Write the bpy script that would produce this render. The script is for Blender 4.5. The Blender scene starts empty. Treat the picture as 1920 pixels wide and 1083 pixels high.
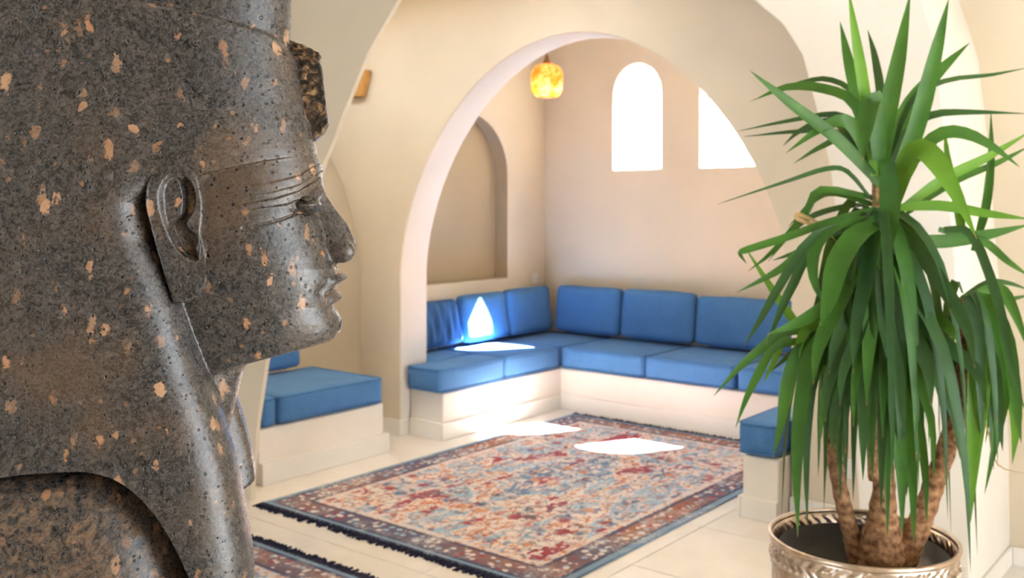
import bpy, bmesh, math, random
import numpy as np
from mathutils import Vector, Matrix
from mathutils.geometry import tessellate_polygon

random.seed(7); np.random.seed(7)
scene = bpy.context.scene
COL = scene.collection
R = math.radians

# ------------------------------------------------------------------ camera, world, sun
F_PX = 1833.0; HORIZON = 385.0; CAM_H = 1.46
YAW = math.atan(1480 / 1833.0)
cam_d = bpy.data.cameras.new('camera'); cam = bpy.data.objects.new('camera', cam_d); COL.objects.link(cam)
cam.location = (0, 0, CAM_H); cam.rotation_euler = (R(90), 0, YAW)
cam_d.sensor_width = 36; cam_d.lens = 36 * F_PX / 1920; cam_d.shift_y = -(541.5 - HORIZON) / 1920
cam_d.clip_start = 0.05; cam_d.clip_end = 200
cam_d.dof.use_dof = True; cam_d.dof.focus_distance = 1.08; cam_d.dof.aperture_fstop = 10.5
scene.camera = cam

world = bpy.data.worlds.new('sky'); scene.world = world; world.use_nodes = True
bg = world.node_tree.nodes['Background']
bg.inputs['Color'].default_value = (0.82, 0.91, 1.0, 1); bg.inputs['Strength'].default_value = 4.4

sun_d = bpy.data.lights.new('sun', 'SUN'); sun = bpy.data.objects.new('sun', sun_d); COL.objects.link(sun)
sun_d.energy = 150; sun_d.angle = R(0.6); sun_d.color = (1.0, 0.97, 0.92)
sun.rotation_euler = Vector((-0.48, -1.0, -1.44)).to_track_quat('-Z', 'Y').to_euler()

vs = scene.view_settings
vs.view_transform = 'Standard'; vs.look = 'None'; vs.gamma = 1.0; vs.use_curve_mapping = False
vs.exposure = 1.2

# ------------------------------------------------------------------ helpers
def sx(v): return v
def srgb(r, g, b):
    f = lambda c: (c / 255 / 12.92) if c / 255 <= 0.04045 else ((c / 255 + 0.055) / 1.055) ** 2.4
    return (f(r), f(g), f(b), 1.0)

def tag(o, label=None, cat=None, group=None, kind=None):
    if label: o['label'] = label
    if cat: o['category'] = cat
    if group: o['group'] = group
    if kind: o['kind'] = kind
    return o

def empty(name, loc=(0, 0, 0), rz=0.0):
    o = bpy.data.objects.new(name, None); COL.objects.link(o)
    o.location = loc; o.rotation_euler = (0, 0, rz); o.empty_display_size = 0.1
    return o

def obj(name, me, mat=None, parent=None, loc=None):
    if isinstance(me, bmesh.types.BMesh):
        bm = me; me = bpy.data.meshes.new(name); bm.to_mesh(me); bm.free()
    o = bpy.data.objects.new(name, me); COL.objects.link(o)
    if mat is not None and not me.materials: me.materials.append(mat)
    if parent is not None: o.parent = parent
    if loc is not None: o.location = loc
    return o

def smooth(me, ang=35):
    me.polygons.foreach_set('use_smooth', [True] * len(me.polygons))
    me.set_sharp_from_angle(angle=R(ang))

def mesh_of(verts, faces, name='m'):
    me = bpy.data.meshes.new(name); me.from_pydata([tuple(v) for v in verts], [], [tuple(f) for f in faces]); me.update()
    return me

def fix_normals(me):
    bm = bmesh.new(); bm.from_mesh(me); bmesh.ops.recalc_face_normals(bm, faces=bm.faces); bm.to_mesh(me); bm.free()

def box_bm(x0, x1, y0, y1, z0, z1, bev=0.0, seg=2):
    bm = bmesh.new()
    bmesh.ops.create_cube(bm, size=1)
    for v in bm.verts:
        v.co = Vector((x0 + (v.co.x + .5) * (x1 - x0), y0 + (v.co.y + .5) * (y1 - y0), z0 + (v.co.z + .5) * (z1 - z0)))
    if bev > 0:
        bmesh.ops.bevel(bm, geom=bm.edges[:], offset=bev, segments=seg, affect='EDGES', profile=0.5)
        big = sorted(bm.faces, key=lambda f: -f.calc_area())[:6]
        for f in bm.faces: f.smooth = f not in big
    return bm

def prism(outer, holes, axis, d0, d1, bev=0.006):
    """2D outline (with holes) extruded along axis 'x' or 'y'; the 2D coords are (other horizontal, z)."""
    loops = [outer] + holes
    flat = [p for l in loops for p in l]
    tris = tessellate_polygon([[Vector((p[0], p[1], 0)) for p in l] for l in loops])
    def P(p, d): return (d, p[0], p[1]) if axis == 'x' else (p[0], d, p[1])
    n = len(flat)
    verts = [P(p, d0) for p in flat] + [P(p, d1) for p in flat]
    faces = [tuple(t) for t in tris] + [tuple(i + n for i in reversed(t)) for t in tris]
    k = 0
    for l in loops:
        m = len(l)
        for i in range(m):
            a, b = k + i, k + (i + 1) % m
            faces.append((a, b, b + n, a + n))
        k += m
    me = mesh_of(verts, faces); fix_normals(me)
    bm = bmesh.new(); bm.from_mesh(me)
    if bev > 0:
        es = [e for e in bm.edges if len(e.link_faces) == 2 and e.calc_face_angle(0) > R(50)]
        try: bmesh.ops.bevel(bm, geom=es, offset=bev, segments=2, affect='EDGES', profile=0.5, clamp_overlap=True)
        except Exception: pass
    bm.to_mesh(me); bm.free()
    smooth(me, 30)
    return me

def tube(pts, rad, sides=8, close=False, cap=True):
    """tube along a polyline; rad is a number or a list"""
    pts = [Vector(p) for p in pts]; n = len(pts)
    rad = [rad] * n if not hasattr(rad, '__len__') else rad
    bm = bmesh.new(); rings = []; up = None
    for i, p in enumerate(pts):
        if close: t = pts[(i + 1) % n] - pts[i - 1]
        else: t = pts[min(i + 1, n - 1)] - pts[max(i - 1, 0)]
        t.normalize()
        if up is None:
            up = Vector((0, 0, 1)) if abs(t.z) < .9 else Vector((1, 0, 0))
        s = t.cross(up); s.normalize(); up = s.cross(t); up.normalize()
        rings.append([bm.verts.new(p + (s * math.cos(2 * math.pi * k / sides) + up * math.sin(2 * math.pi * k / sides)) * rad[i]) for k in range(sides)])
    for i in range(n if close else n - 1):
        a, b = rings[i], rings[(i + 1) % n]
        for k in range(sides):
            bm.faces.new((a[k], a[(k + 1) % sides], b[(k + 1) % sides], b[k]))
    if cap and not close:
        bm.faces.new(rings[0][::-1]); bm.faces.new(rings[-1])
    for f in bm.faces: f.smooth = True
    bmesh.ops.recalc_face_normals(bm, faces=bm.faces)
    return bm

def lathe(prof, n=48, close=False):
    bm = bmesh.new(); rings = []
    for r, z in prof:
        rings.append([bm.verts.new((r * math.cos(2 * math.pi * k / n), r * math.sin(2 * math.pi * k / n), z)) for k in range(n)])
    m = len(prof)
    for i in range(m if close else m - 1):
        a, b = rings[i], rings[(i + 1) % m]
        for k in range(n):
            bm.faces.new((a[k], a[(k + 1) % n], b[(k + 1) % n], b[k]))
    for f in bm.faces: f.smooth = True
    bmesh.ops.recalc_face_normals(bm, faces=bm.faces)
    return bm

# camera-space back-projection used to lay out leaves at their own distances
CA, SA = math.cos(YAW), math.sin(YAW)
def at(px, py, depth):
    x = (px - 960) / F_PX * depth; z = CAM_H + (HORIZON - py) / F_PX * depth
    return Vector((x * CA - depth * SA, x * SA + depth * CA, z))

# ------------------------------------------------------------------ materials
class NT:
    def __init__(s, name):
        s.m = bpy.data.materials.new(name); s.m.use_nodes = True
        s.t = s.m.node_tree; s.bsdf = s.t.nodes['Principled BSDF']
    def n(s, typ, **kw):
        nd = s.t.nodes.new(typ)
        for k, v in kw.items(): setattr(nd, k, v)
        return nd
    def link(s, a, b): s.t.links.new(a, b)
    def put(s, sock, v):
        if hasattr(v, 'is_linked'): s.link(v, sock)
        else: sock.default_value = v
    def math(s, op, a, b=0.0, c=0.0):
        nd = s.n('ShaderNodeMath', operation=op)
        s.put(nd.inputs[0], a); s.put(nd.inputs[1], b); s.put(nd.inputs[2], c)
        return nd.outputs[0]
    def mix(s, f, a, b, blend='MIX'):
        nd = s.n('ShaderNodeMix', data_type='RGBA', blend_type=blend)
        s.put(nd.inputs[0], f); s.put(nd.inputs[6], a); s.put(nd.inputs[7], b)
        return nd.outputs[2]
    def ramp(s, f, stops, interp='LINEAR'):
        nd = s.n('ShaderNodeValToRGB'); cr = nd.color_ramp; cr.interpolation = interp
        while len(cr.elements) < len(stops): cr.elements.new(0.5)
        for e, (p, c) in zip(cr.elements, stops):
            e.position = p; e.color = c if len(c) == 4 else (*c, 1)
        s.put(nd.inputs[0], f); return nd.outputs[0]
    def gray(s, f, lo, hi):  # smooth 0..1 between lo and hi
        nd = s.n('ShaderNodeMapRange', interpolation_type='SMOOTHSTEP')
        s.put(nd.inputs[0], f); nd.inputs[1].default_value = lo; nd.inputs[2].default_value = hi
        return nd.outputs[0]
    def noise(s, vec, scale, detail=3, rough=.5, dist=0.0, out=0):
        nd = s.n('ShaderNodeTexNoise'); s.put(nd.inputs['Vector'], vec)
        nd.inputs['Scale'].default_value = scale; nd.inputs['Detail'].default_value = detail
        nd.inputs['Roughness'].default_value = rough; nd.inputs['Distortion'].default_value = dist
        return nd.outputs[out]
    def voro(s, vec, scale, feature='F1', out='Distance', rnd=1.0):
        nd = s.n('ShaderNodeTexVoronoi', feature=feature); s.put(nd.inputs['Vector'], vec)
        nd.inputs['Scale'].default_value = scale; nd.inputs['Randomness'].default_value = rnd
        return nd.outputs[out]
    def coord(s, which='Object'): return s.n('ShaderNodeTexCoord').outputs[which]
    def mapping(s, vec, loc=(0, 0, 0), rot=(0, 0, 0), scale=(1, 1, 1)):
        nd = s.n('ShaderNodeMapping'); s.put(nd.inputs[0], vec)
        nd.inputs[1].default_value = loc; nd.inputs[2].default_value = rot; nd.inputs[3].default_value = scale
        return nd.outputs[0]
    def bump(s, h, strength=.3, dist=.01):
        nd = s.n('ShaderNodeBump'); s.put(nd.inputs['Height'], h)
        nd.inputs['Strength'].default_value = strength; nd.inputs['Distance'].default_value = dist
        s.link(nd.outputs[0], s.bsdf.inputs['Normal'])
    def set(s, **kw):
        names = dict(color='Base Color', rough='Roughness', metal='Metallic', spec='Specular IOR Level', trans='Transmission Weight',
                     ior='IOR', sheen='Sheen Weight', ecol='Emission Color', estr='Emission Strength', coat='Coat Weight', croug='Coat Roughness', alpha='Alpha')
        for k, v in kw.items(): s.put(s.bsdf.inputs[names[k]], v)
        return s

def plaster(name, c, rough=.85):
    m = NT(name); v = m.coord('Object')
    n1 = m.noise(v, 1.3, 4); n2 = m.noise(v, 22, 4, .6)
    c0 = tuple(x * .94 for x in c[:3]) + (1,); c1 = tuple(min(1, x * 1.04) for x in c[:3]) + (1,)
    m.set(color=m.mix(m.gray(n1, .3, .7), c0, c1), rough=rough, spec=.3)
    m.bump(n2, .12, .006)
    return m.m

M = {}
M['plaster'] = plaster('cream_plaster', (0.75, 0.655, 0.515, 1))
M['plaster_light'] = plaster('pale_plaster', (0.83, 0.775, 0.70, 1))
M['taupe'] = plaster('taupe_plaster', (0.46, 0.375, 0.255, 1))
M['skirting'] = plaster('cream_skirting_tile', (0.83, 0.79, 0.73, 1), .35)

def m_tile():
    m = NT('floor_tile'); g = m.n('ShaderNodeObjectInfo').outputs['Random']
    v = m.coord('Object'); n = m.noise(v, 5, 5, .6)
    c = m.ramp(n, [(.3, (.78, .74, .685)), (.7, (.85, .82, .77))])
    c2 = m.mix(m.math('MULTIPLY', g, .12), c, (.62, .53, .44, 1))
    m.set(color=c2, rough=.22, spec=.5)
    m.bump(m.noise(v, 60, 3), .02, .002)
    return m.m
M['tile'] = m_tile()
g = NT('grout'); g.set(color=(.50, .44, .37, 1), rough=.9); M['grout'] = g.m

def m_fabric(name, c, wr=0.0):
    m = NT(name); v = m.coord('Object')
    n = m.noise(v, 260, 2, .7); n2 = m.noise(v, 9, 3)
    n3 = m.noise(m.mapping(v, scale=(1, 1, .12)), 420, 2)
    lo = tuple(x * .72 for x in c[:3]) + (1,); hi = tuple(x * 1.3 for x in c[:3]) + (1,)
    col = m.mix(m.gray(n, .3, .7), lo, hi)
    col = m.mix(m.math('MULTIPLY', m.gray(n2, .35, .7), .25), col, tuple(x * 1.35 for x in c[:3]) + (1,))
    m.set(color=col, rough=.9, spec=.2, sheen=.08)
    h = m.math('ADD', m.math('MULTIPLY', n, .5), m.math('MULTIPLY', n3, .5))
    h = m.math('ADD', m.math('MULTIPLY', h, .12), m.math('MULTIPLY', m.noise(v, 7, 2), 1.0))
    m.bump(h, .35, .012)
    return m.m
BLUE = (0.062, 0.175, 0.385, 1)
M['blue'] = m_fabric('blue_woven_fabric', BLUE)
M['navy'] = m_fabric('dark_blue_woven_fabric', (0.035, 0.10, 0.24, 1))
M['piping'] = m_fabric('blue_piping_fabric', (0.05, 0.145, 0.33, 1))

# ------------------------------------------------------------------ setting
# u = x (to the right along the back wall), v = y (into the room)
LW, BW, AW0, AW1, TOP = -4.82, 6.40, 4.38, 4.63, 2.95
struct = lambda o: tag(o, kind='structure')

# floor: slab + tiles with joints
floor = struct(obj('floor', box_bm(-6.6, 5.0, -2.6, 6.7, -0.12, -0.006), M['grout']))
TS = 0.60
tile_me = bpy.data.meshes.new('tile'); tb = box_bm(-TS/2+.002, TS/2-.002, -TS/2+.002, TS/2-.002, -.006, 0, .0015, 1); tb.to_mesh(tile_me); tb.free(); tile_me.materials.append(M['tile'])
for i in range(-11, 5):
    for j in range(-4, 11):
        cx, cy = -0.02 + i * TS, 0.1 + j * TS
        if cx < -6.3 or cx > 2.3 or cy < -2.2 or cy > 6.4: continue
        t = bpy.data.objects.new('tile', tile_me); COL.objects.link(t); t.parent = floor; t.location = (cx, cy, 0)
obj('outer_tiles', box_bm(2.69, 5.0, -2.6, 6.7, -.006, 0), M['tile'], floor)

# main arch profile (front edge of the opening)
def arch_pts(cx, hw, spring, rise, n=40, p=1.95, q=1.72):
    out = []
    for i in range(n + 1):
        a = math.pi * i / n
        c, s_ = math.cos(a), math.sin(a)
        x = cx - hw * math.copysign(abs(c) ** (2 / p), c)
        z = spring + rise * abs(s_) ** (2 / q)
        out.append((x, z))
    return out
ARCH_C, ARCH_HW = -3.155, 1.295
main_arch = arch_pts(ARCH_C, ARCH_HW, 1.02, 1.39)
left_arch = arch_pts(-5.92, 1.10, 0.98, 1.25)
outer = [(-7.4, 0), (-7.02, 0)] + left_arch + [(-4.82, 0), (ARCH_C - ARCH_HW, 0)] + main_arch + [(ARCH_C + ARCH_HW, 0), (5.0, 0), (5.0, TOP), (-7.4, TOP)]
M['pale_reveal'] = plaster('white_reveal_plaster', (0.85, 0.80, 0.745, 1))
wam = prism(outer, [], 'y', AW0, AW1, .012); wam.materials.append(M['plaster']); wam.materials.append(M['pale_reveal'])
for pl_ in wam.polygons:      # the reveal of the big arch has a paler colour than the wall
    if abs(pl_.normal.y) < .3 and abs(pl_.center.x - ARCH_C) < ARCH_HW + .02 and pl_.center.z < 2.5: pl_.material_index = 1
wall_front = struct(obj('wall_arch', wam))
# closed recess behind the left arch
struct(obj('wall_recess', box_bm(-7.0, -4.84, 4.47, 4.60, 0, 2.2), M['plaster']))

# left alcove wall with arched niche
def niche_outline(c, hw, z0, spring, rise, n=24):
    pts = [(c - hw, z0)]
    for i in range(n + 1):
        a = math.pi * i / n
        pts.append((c - hw * math.cos(a), spring + rise * math.sin(a) ** .95))
    pts.append((c + hw, z0))
    return pts
nz = niche_outline(5.44, .48, .895, 1.68, .47)
wl = prism([(AW1, 0), (6.62, 0), (6.62, TOP), (AW1, TOP)], [nz], 'x', LW - .125, LW, .008)
wall_left = struct(obj('wall_left', wl, M['plaster']))
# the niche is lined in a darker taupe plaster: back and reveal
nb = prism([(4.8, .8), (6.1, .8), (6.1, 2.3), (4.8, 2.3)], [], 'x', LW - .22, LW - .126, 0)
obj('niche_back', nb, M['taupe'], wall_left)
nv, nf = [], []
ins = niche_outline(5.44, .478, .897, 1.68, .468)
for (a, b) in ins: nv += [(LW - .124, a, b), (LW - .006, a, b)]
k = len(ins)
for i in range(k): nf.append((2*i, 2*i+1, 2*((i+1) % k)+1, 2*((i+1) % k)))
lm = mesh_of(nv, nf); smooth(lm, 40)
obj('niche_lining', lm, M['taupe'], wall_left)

# back wall with three arched windows
WT = .17
def win_outline(c, hw=.215, z0=1.735, spring=2.31, rise=.235, n=20):
    pts = [(c - hw, z0)]
    for i in range(n + 1):
        a = math.pi * i / n
        pts.append((c - hw * math.cos(a), spring + rise * math.sin(a)))
    pts.append((c + hw, z0)); return pts
WC = [-3.945, -3.195, -2.445]
bw = prism([(LW - .3, 0), (-1.1, 0), (-1.1, TOP), (LW - .3, TOP)], [win_outline(c) for c in WC], 'y', BW, BW + WT, .006)
struct(obj('wall_back', bw, M['plaster']))
gl = NT('window_glass')
tr = gl.n('ShaderNodeBsdfTransparent'); gs = gl.n('ShaderNodeBsdfGlossy'); gs.inputs['Roughness'].default_value = .02
mx = gl.n('ShaderNodeMixShader'); mx.inputs[0].default_value = .05
gl.link(tr.outputs[0], mx.inputs[1]); gl.link(gs.outputs[0], mx.inputs[2])
gl.link(mx.outputs[0], gl.t.nodes['Material Output'].inputs['Surface']); M['glass'] = gl.m
fr = NT('white_window_frame'); fr.set(color=(.85, .85, .84, 1), rough=.4); M['white'] = fr.m
for i, c in enumerate(WC):
    w = struct(empty('window_%d' % (i + 1), (c, BW + WT - .03, 1.735)))
    o_ = [(a - c, b - 1.735) for a, b in win_outline(c, .215)]
    i_ = [(a - c, b - 1.735) for a, b in win_outline(c, .203, 1.747, 2.31, .223)]
    obj('frame', prism(o_, [i_], 'y', -.015, .015, 0), M['white'], w)
    obj('pane', prism(i_, [], 'y', -.002, .002, 0), M['glass'], w)

# alcove right wall, roof, room shell
struct(obj('wall_right', box_bm(-1.32, -1.1, AW1, BW, 0, TOP), M['plaster']))
SK = (-5.7, -1.6, 3.13, 3.70)      # unseen roof lantern added to light the arch wall, open towards the south-west sky
for b4 in ((-7.4, 5.0, -2.6, SK[2]), (-7.4, 5.0, SK[3], 6.75), (-7.4, SK[0], SK[2], SK[3]), (SK[1], 5.0, SK[2], SK[3])):
    struct(obj('ceiling', box_bm(b4[0], b4[1], b4[2], b4[3], TOP, TOP + .15), M['plaster']))  # right overhang past the side wall is added to keep sun out
struct(obj('wall_added_lantern', box_bm(SK[0] - .1, SK[1] + .12, SK[3], SK[3] + .12, TOP + .15, TOP + .82), M['plaster']))
struct(obj('wall_added_lantern', box_bm(SK[1], SK[1] + .12, SK[2] - .1, SK[3], TOP + .15, TOP + .82), M['plaster']))
struct(obj('ceiling_added_lantern', box_bm(SK[0] - .1, SK[1] + .12, SK[2] - .1, SK[3] + .12, TOP + .82, TOP + .94), M['plaster']))
struct(obj('wall_rear', prism([(-7.4, 0), (-2.9, 0), (-2.9, 2.2), (-1.7, 2.2), (-1.7, 0), (5.0, 0), (5.0, TOP), (-7.4, TOP)], [], 'y', -2.6, -2.4, 0), M['plaster']))  # opening behind the camera is added to let sky light in
struct(obj('wall_added_opening', prism([(-2.4, 0), (0.7, 0), (0.7, 2.4), (3.1, 2.4), (3.1, 0), (AW0, 0), (AW0, TOP), (-2.4, TOP)], [], 'x', 2.6, 2.8, 0), M['plaster']))  # unseen opening added to light the room from the right
struct(obj('wall_side', box_bm(-6.8, -6.58, -2.6, 5.0, -.1, TOP), M['plaster']))

# nearer arch end on the left: sharp edged, flaring back
edge = [(-2.55, TOP), (-2.82, 2.52), (-3.01, 2.34), (-3.2, 2.13), (-3.37, 1.86), (-3.49, 1.66), (-3.66, 1.33), (-3.80, 1.02), (-3.92, .70), (-3.99, .40), (-4.03, .14), (-4.04, 0)]
vv, ff = [], []
for (a, b) in edge:
    vv += [(a, 2.95, b), (a - .004, 2.975, b), (a - .75, 3.12, b), (-6.6, 3.12, b), (-6.6, 2.95, b)]
for i in range(len(edge) - 1):
    for j in range(5):
        p, q = i * 5 + j, i * 5 + (j + 1) % 5
        ff.append((p, q, q + 5, p + 5))
ff += [tuple(range(5)), tuple(range(len(vv) - 5, len(vv)))]
me = mesh_of(vv, ff); fix_normals(me); smooth(me, 25)
struct(obj('wall_vault', me, M['plaster']))

# pier on the right that leans into the vault
inn = [(-1.30, 0), (-1.33, .4), (-1.38, 1.02), (-1.41, 1.40), (-1.44, 1.62), (-1.49, 1.83), (-1.55, 2.06), (-1.63, 2.19), (-1.76, 2.31), (-1.98, 2.45), (-2.3, 2.62), (-2.6, TOP)]
out_ = [(-1.24, TOP), (-1.17, 2.5), (-1.09, 2.22), (-1.045, 2.06), (-1.01, 1.74), (-.96, 1.05), (-.93, .48), (-.925, 0)]
struct(obj('wall_pier', prism(inn + out_, [], 'y', 3.76, AW0 + .02, .01), M['plaster_light']))
# baseboards
struct(obj('baseboard_pier', box_bm(-.925, -.913, 3.76, AW0, 0, .075, .003), M['skirting']))
struct(obj('baseboard_right', box_bm(-.912, 3.0, AW0 - .013, AW0, 0, .075, .003), M['skirting']))
struct(obj('baseboard_pillar', box_bm(-4.80, -4.452, AW0 - .012, AW0, 0, .10, .003), M['skirting']))
struct(obj('baseboard_leg', box_bm(-1.862, -1.345, AW0 - .012, AW0, 0, .10, .003), M['skirting']))
struct(obj('baseboard_reveal', box_bm(-4.452, -4.438, AW0 - .012, AW1, 0, .10, .003), M['skirting']))

# ------------------------------------------------------------------ built-in benches
def bench(name, boxes, toes, label):
    e = empty(name, (boxes[0][0], boxes[0][2], 0)); tag(e, label, 'bench')
    ox, oy = e.location.x, e.location.y
    for nm, lst, m in (('base', boxes, M['plaster_light']), ('toe_strip', toes, M['skirting'])):
        for b in lst:
            obj(nm, box_bm(b[0]-ox, b[1]-ox, b[2]-oy, b[3]-oy, b[4], b[5], .008 if nm == 'base' else .004), m, e)
    return e
SB = .29
bench('masonry_bench',
      [(LW + .003, -4.435, AW1 + .004, BW - .004, 0, SB), (-4.435, -4.155, 4.46, BW - .004, 0, SB), (-4.155, -2.045, 5.70, BW - .004, 0, SB), (-2.045, -1.325, AW1 + .004, BW - .004, 0, SB), (-2.045, -1.868, 4.26, AW1 + .004, 0, SB)],
      [(-4.157, -4.135, 4.44, 5.70, 0, .105), (-4.135, -2.05, 5.68, 5.702, 0, .105), (-4.43, -4.157, 4.44, 4.462, 0, .105), (-2.043, -1.868, 4.238, 4.262, 0, .10), (-2.06, -2.043, 4.238, 5.68, 0, .10)],
      'U-shaped cream built-in bench base inside the arched alcove')
bench('masonry_bench', [(-5.06, -4.235, 3.14, 4.03, 0, SB)], [(-4.237, -4.20, 3.14, 4.05, 0, .115), (-5.0, -4.237, 4.028, 4.05, 0, .115)],
      'cream bench base beneath the stone face, left of the arch pillar')

# ------------------------------------------------------------------ cushions
def cushion_mesh(sx_, sy_, sz_, r=.035, bulge=.012, n=14, wob=.004, seed=0):
    bl_ = bulge if hasattr(bulge, '__len__') else (bulge,) * 3
    rnd = random.Random(seed)
    bm = bmesh.new(); bmesh.ops.create_cube(bm, size=2)
    bmesh.ops.subdivide_edges(bm, edges=bm.edges[:], cuts=n, use_grid_fill=True)
    h = Vector((sx_ / 2 - bl_[0], sy_ / 2 - bl_[1], sz_ / 2 - bl_[2])) - Vector((wob,) * 3); ph = [rnd.uniform(0, 6.28) for _ in range(6)]
    for v in bm.verts:
        t = v.co.copy()
        t = Vector([math.sin(c * math.pi / 2) * .35 + c * .65 for c in t])
        p = Vector((t.x * h.x, t.y * h.y, t.z * h.z))
        core = Vector([max(-(h[i] - r), min(h[i] - r, p[i])) for i in range(3)])
        d = p - core
        if d.length > 1e-6: p = core + d.normalized() * r
        # pillow each face
        p.x += math.copysign(bl_[0], t.x) * abs(t.x) ** 4 * (1 - t.y ** 2) * (1 - t.z ** 2)
        p.y += math.copysign(bl_[1], t.y) * abs(t.y) ** 4 * (1 - t.x ** 2) * (1 - t.z ** 2)
        p.z += math.copysign(bl_[2], t.z) * abs(t.z) ** 4 * (1 - t.x ** 2) * (1 - t.y ** 2)
        w = wob * (math.sin(p.x * 17 + ph[0]) + math.sin(p.y * 19 + ph[1]) + math.sin(p.z * 23 + ph[2])) / 2
        p += Vector((w, w * .7, w * .8 if t.z > -.5 else 0))
        v.co = p
    for f in bm.faces: f.smooth = True
    me = bpy.data.meshes.new('cushion'); bm.to_mesh(me); bm.free()
    return me

def piping_mesh(sx_, sy_, z, r=.02, rad=.0045, axis='z', off=0):
    pts = []
    hx, hy = sx_ / 2 - .010, sy_ / 2 - .006
    for (cx, cy, a0) in ((hx - r, hy - r, 0), (-hx + r, hy - r, 90), (-hx + r, -hy + r, 180), (hx - r, -hy + r, 270)):
        for k in range(5):
            a = R(a0 + k * 22.5); pts.append((cx + r * math.cos(a), cy + r * math.sin(a), z))
    if axis == 'x': pts = [(p[2], p[0], p[1]) for p in pts]
    if axis == 'y': pts = [(p[0], p[2], p[1]) for p in pts]
    return tube(pts, rad, 6, close=True)

def seat(u0, u1, v0, v1, z0, z1, label, seed, mat=None, group='blue seat cushions'):
    e = empty('seat_cushion', ((u0 + u1) / 2, (v0 + v1) / 2, z0)); tag(e, label, 'cushion', group)
    a, b, c = u1 - u0 - .004, v1 - v0 - .004, z1 - z0
    o = obj('cover', cushion_mesh(a, b, c, .024, .007, 14, .002, seed), mat or M['blue'], e, (0, 0, c / 2 + .001))
    obj('piping', piping_mesh(a, b, c / 2 - .016, .03), M['piping'], e, (0, 0, c / 2 + .001))
    obj('piping', piping_mesh(a, b, -c / 2 + .016, .03), M['piping'], e, (0, 0, c / 2 + .001))
    return e

SZ = .455
a1 = seat(-4.43, -4.125, 4.40, 5.06, SB, SZ, 'near-end blue seat cushion on the left arm of the alcove bench', 1)
o = obj('cover_return', cushion_mesh(.37, .405, SZ - SB, .028, .006, 10, .002, 21), M['blue'], a1, (-.325, .12, (SZ - SB) / 2 + .001))
seat(-4.80, -4.13, 5.06, 5.69, SB, SZ, 'blue seat cushion below the sunlit back cushion in the alcove', 2)
seat(-4.80, -4.14, 5.70, 6.385, SB, SZ, 'square blue corner seat cushion where both alcove bench arms meet', 3)
seat(-4.14, -3.44, 5.66, 6.385, SB, SZ, 'blue seat cushion under the left window, right of the corner cushion', 4)
seat(-3.44, -2.77, 5.66, 6.385, SB, SZ, 'middle blue seat cushion on the bench along the window wall', 5)
seat(-2.77, -2.08, 5.66, 6.385, SB, SZ, 'blue seat cushion at the plant end of the window-wall bench', 6)
c1 = seat(-2.075, -1.868, 4.235, 4.95, SB, SZ, 'blue cushion end with sharp corner just left of the potted plant', 7)
obj('cover_return', cushion_mesh(.53, .31, SZ - SB, .028, .006, 10, .002, 22), M['blue'], c1, (.375, .20, (SZ - SB) / 2 + .001))
seat(-4.88, -4.205, 3.255, 4.02, SB, SZ, 'large blue seat cushion below the chin of the stone face', 8)
seat(-4.88, -4.205, 3.135, 3.25, SB, SZ, 'sliver of blue seat cushion beside the stone neck', 9)

def back(axis, c, a0, a1, z1, tilt, label, seed, mat=None, depth=.15, rot=0.0, group='blue back cushions', w=.0):
    """back cushion leaning on a wall. axis 'v': along the left wall at u=c; axis 'u': along the back wall at v=c"""
    L = a1 - a0 - .006; H = z1 - SZ + .005
    mid = (a0 + a1) / 2
    zl = SZ + .002 + math.sin(tilt) * depth / 2; H -= math.sin(tilt) * depth / 2
    loc = (c, mid, zl) if axis == 'v' else (mid, c, zl)
    e = empty('back_cushion', loc); tag(e, label, 'cushion', group)
    me = cushion_mesh(depth, L, H, .034, (.024, .004, .006), 44 if w else 14, .004, seed)
    if w:
        for v in me.vertices:
            if v.co.x > 0: v.co.x += w * (math.sin(v.co.y * 62 + v.co.z * 9) + .6 * math.sin(v.co.y * 101 - v.co.z * 14)) * max(0, 1 - (2 * v.co.y / L) ** 4) * max(0, 1 - (2 * v.co.z / H) ** 4)
    o = obj('cover', me, mat or M['blue'], e, (0, 0, H / 2))
    obj('zip_seam', box_bm(-.004, .004, -L * .36, L * .36, -.0015, .0015), M['navy'], e, (0, 0, .0035))
    if axis == 'v': e.rotation_euler = (0, -tilt, rot)
    else: e.rotation_euler = (0, -tilt, -math.pi / 2 + rot)
    return e
T = R(9)
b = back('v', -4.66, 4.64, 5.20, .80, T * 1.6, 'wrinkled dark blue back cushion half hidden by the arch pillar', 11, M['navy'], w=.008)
back('v', -4.655, 5.20, 5.71, .815, T, 'blue back cushion with the bright sun patch under the niche', 12)
back('v', -4.66, 5.71, 6.26, .82, T * .8, 'blue back cushion below the wall switch, left of the corner', 13)
back('u', 6.245, -4.60, -3.985, .83, T * .7, 'blue back cushion at the corner of the window wall', 14)
back('u', 6.24, -3.985, -3.36, .835, T * .8, 'middle blue back cushion on the window wall, slightly humped top', 15)
back('u', 6.24, -3.36, -2.62, .82, T * .8, 'wide blue back cushion partly behind the plant leaves', 16)
back('v', -4.81, 3.16, 3.87, .80, T * .4, 'blue back cushion glimpsed right under the stone chin', 17)

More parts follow.
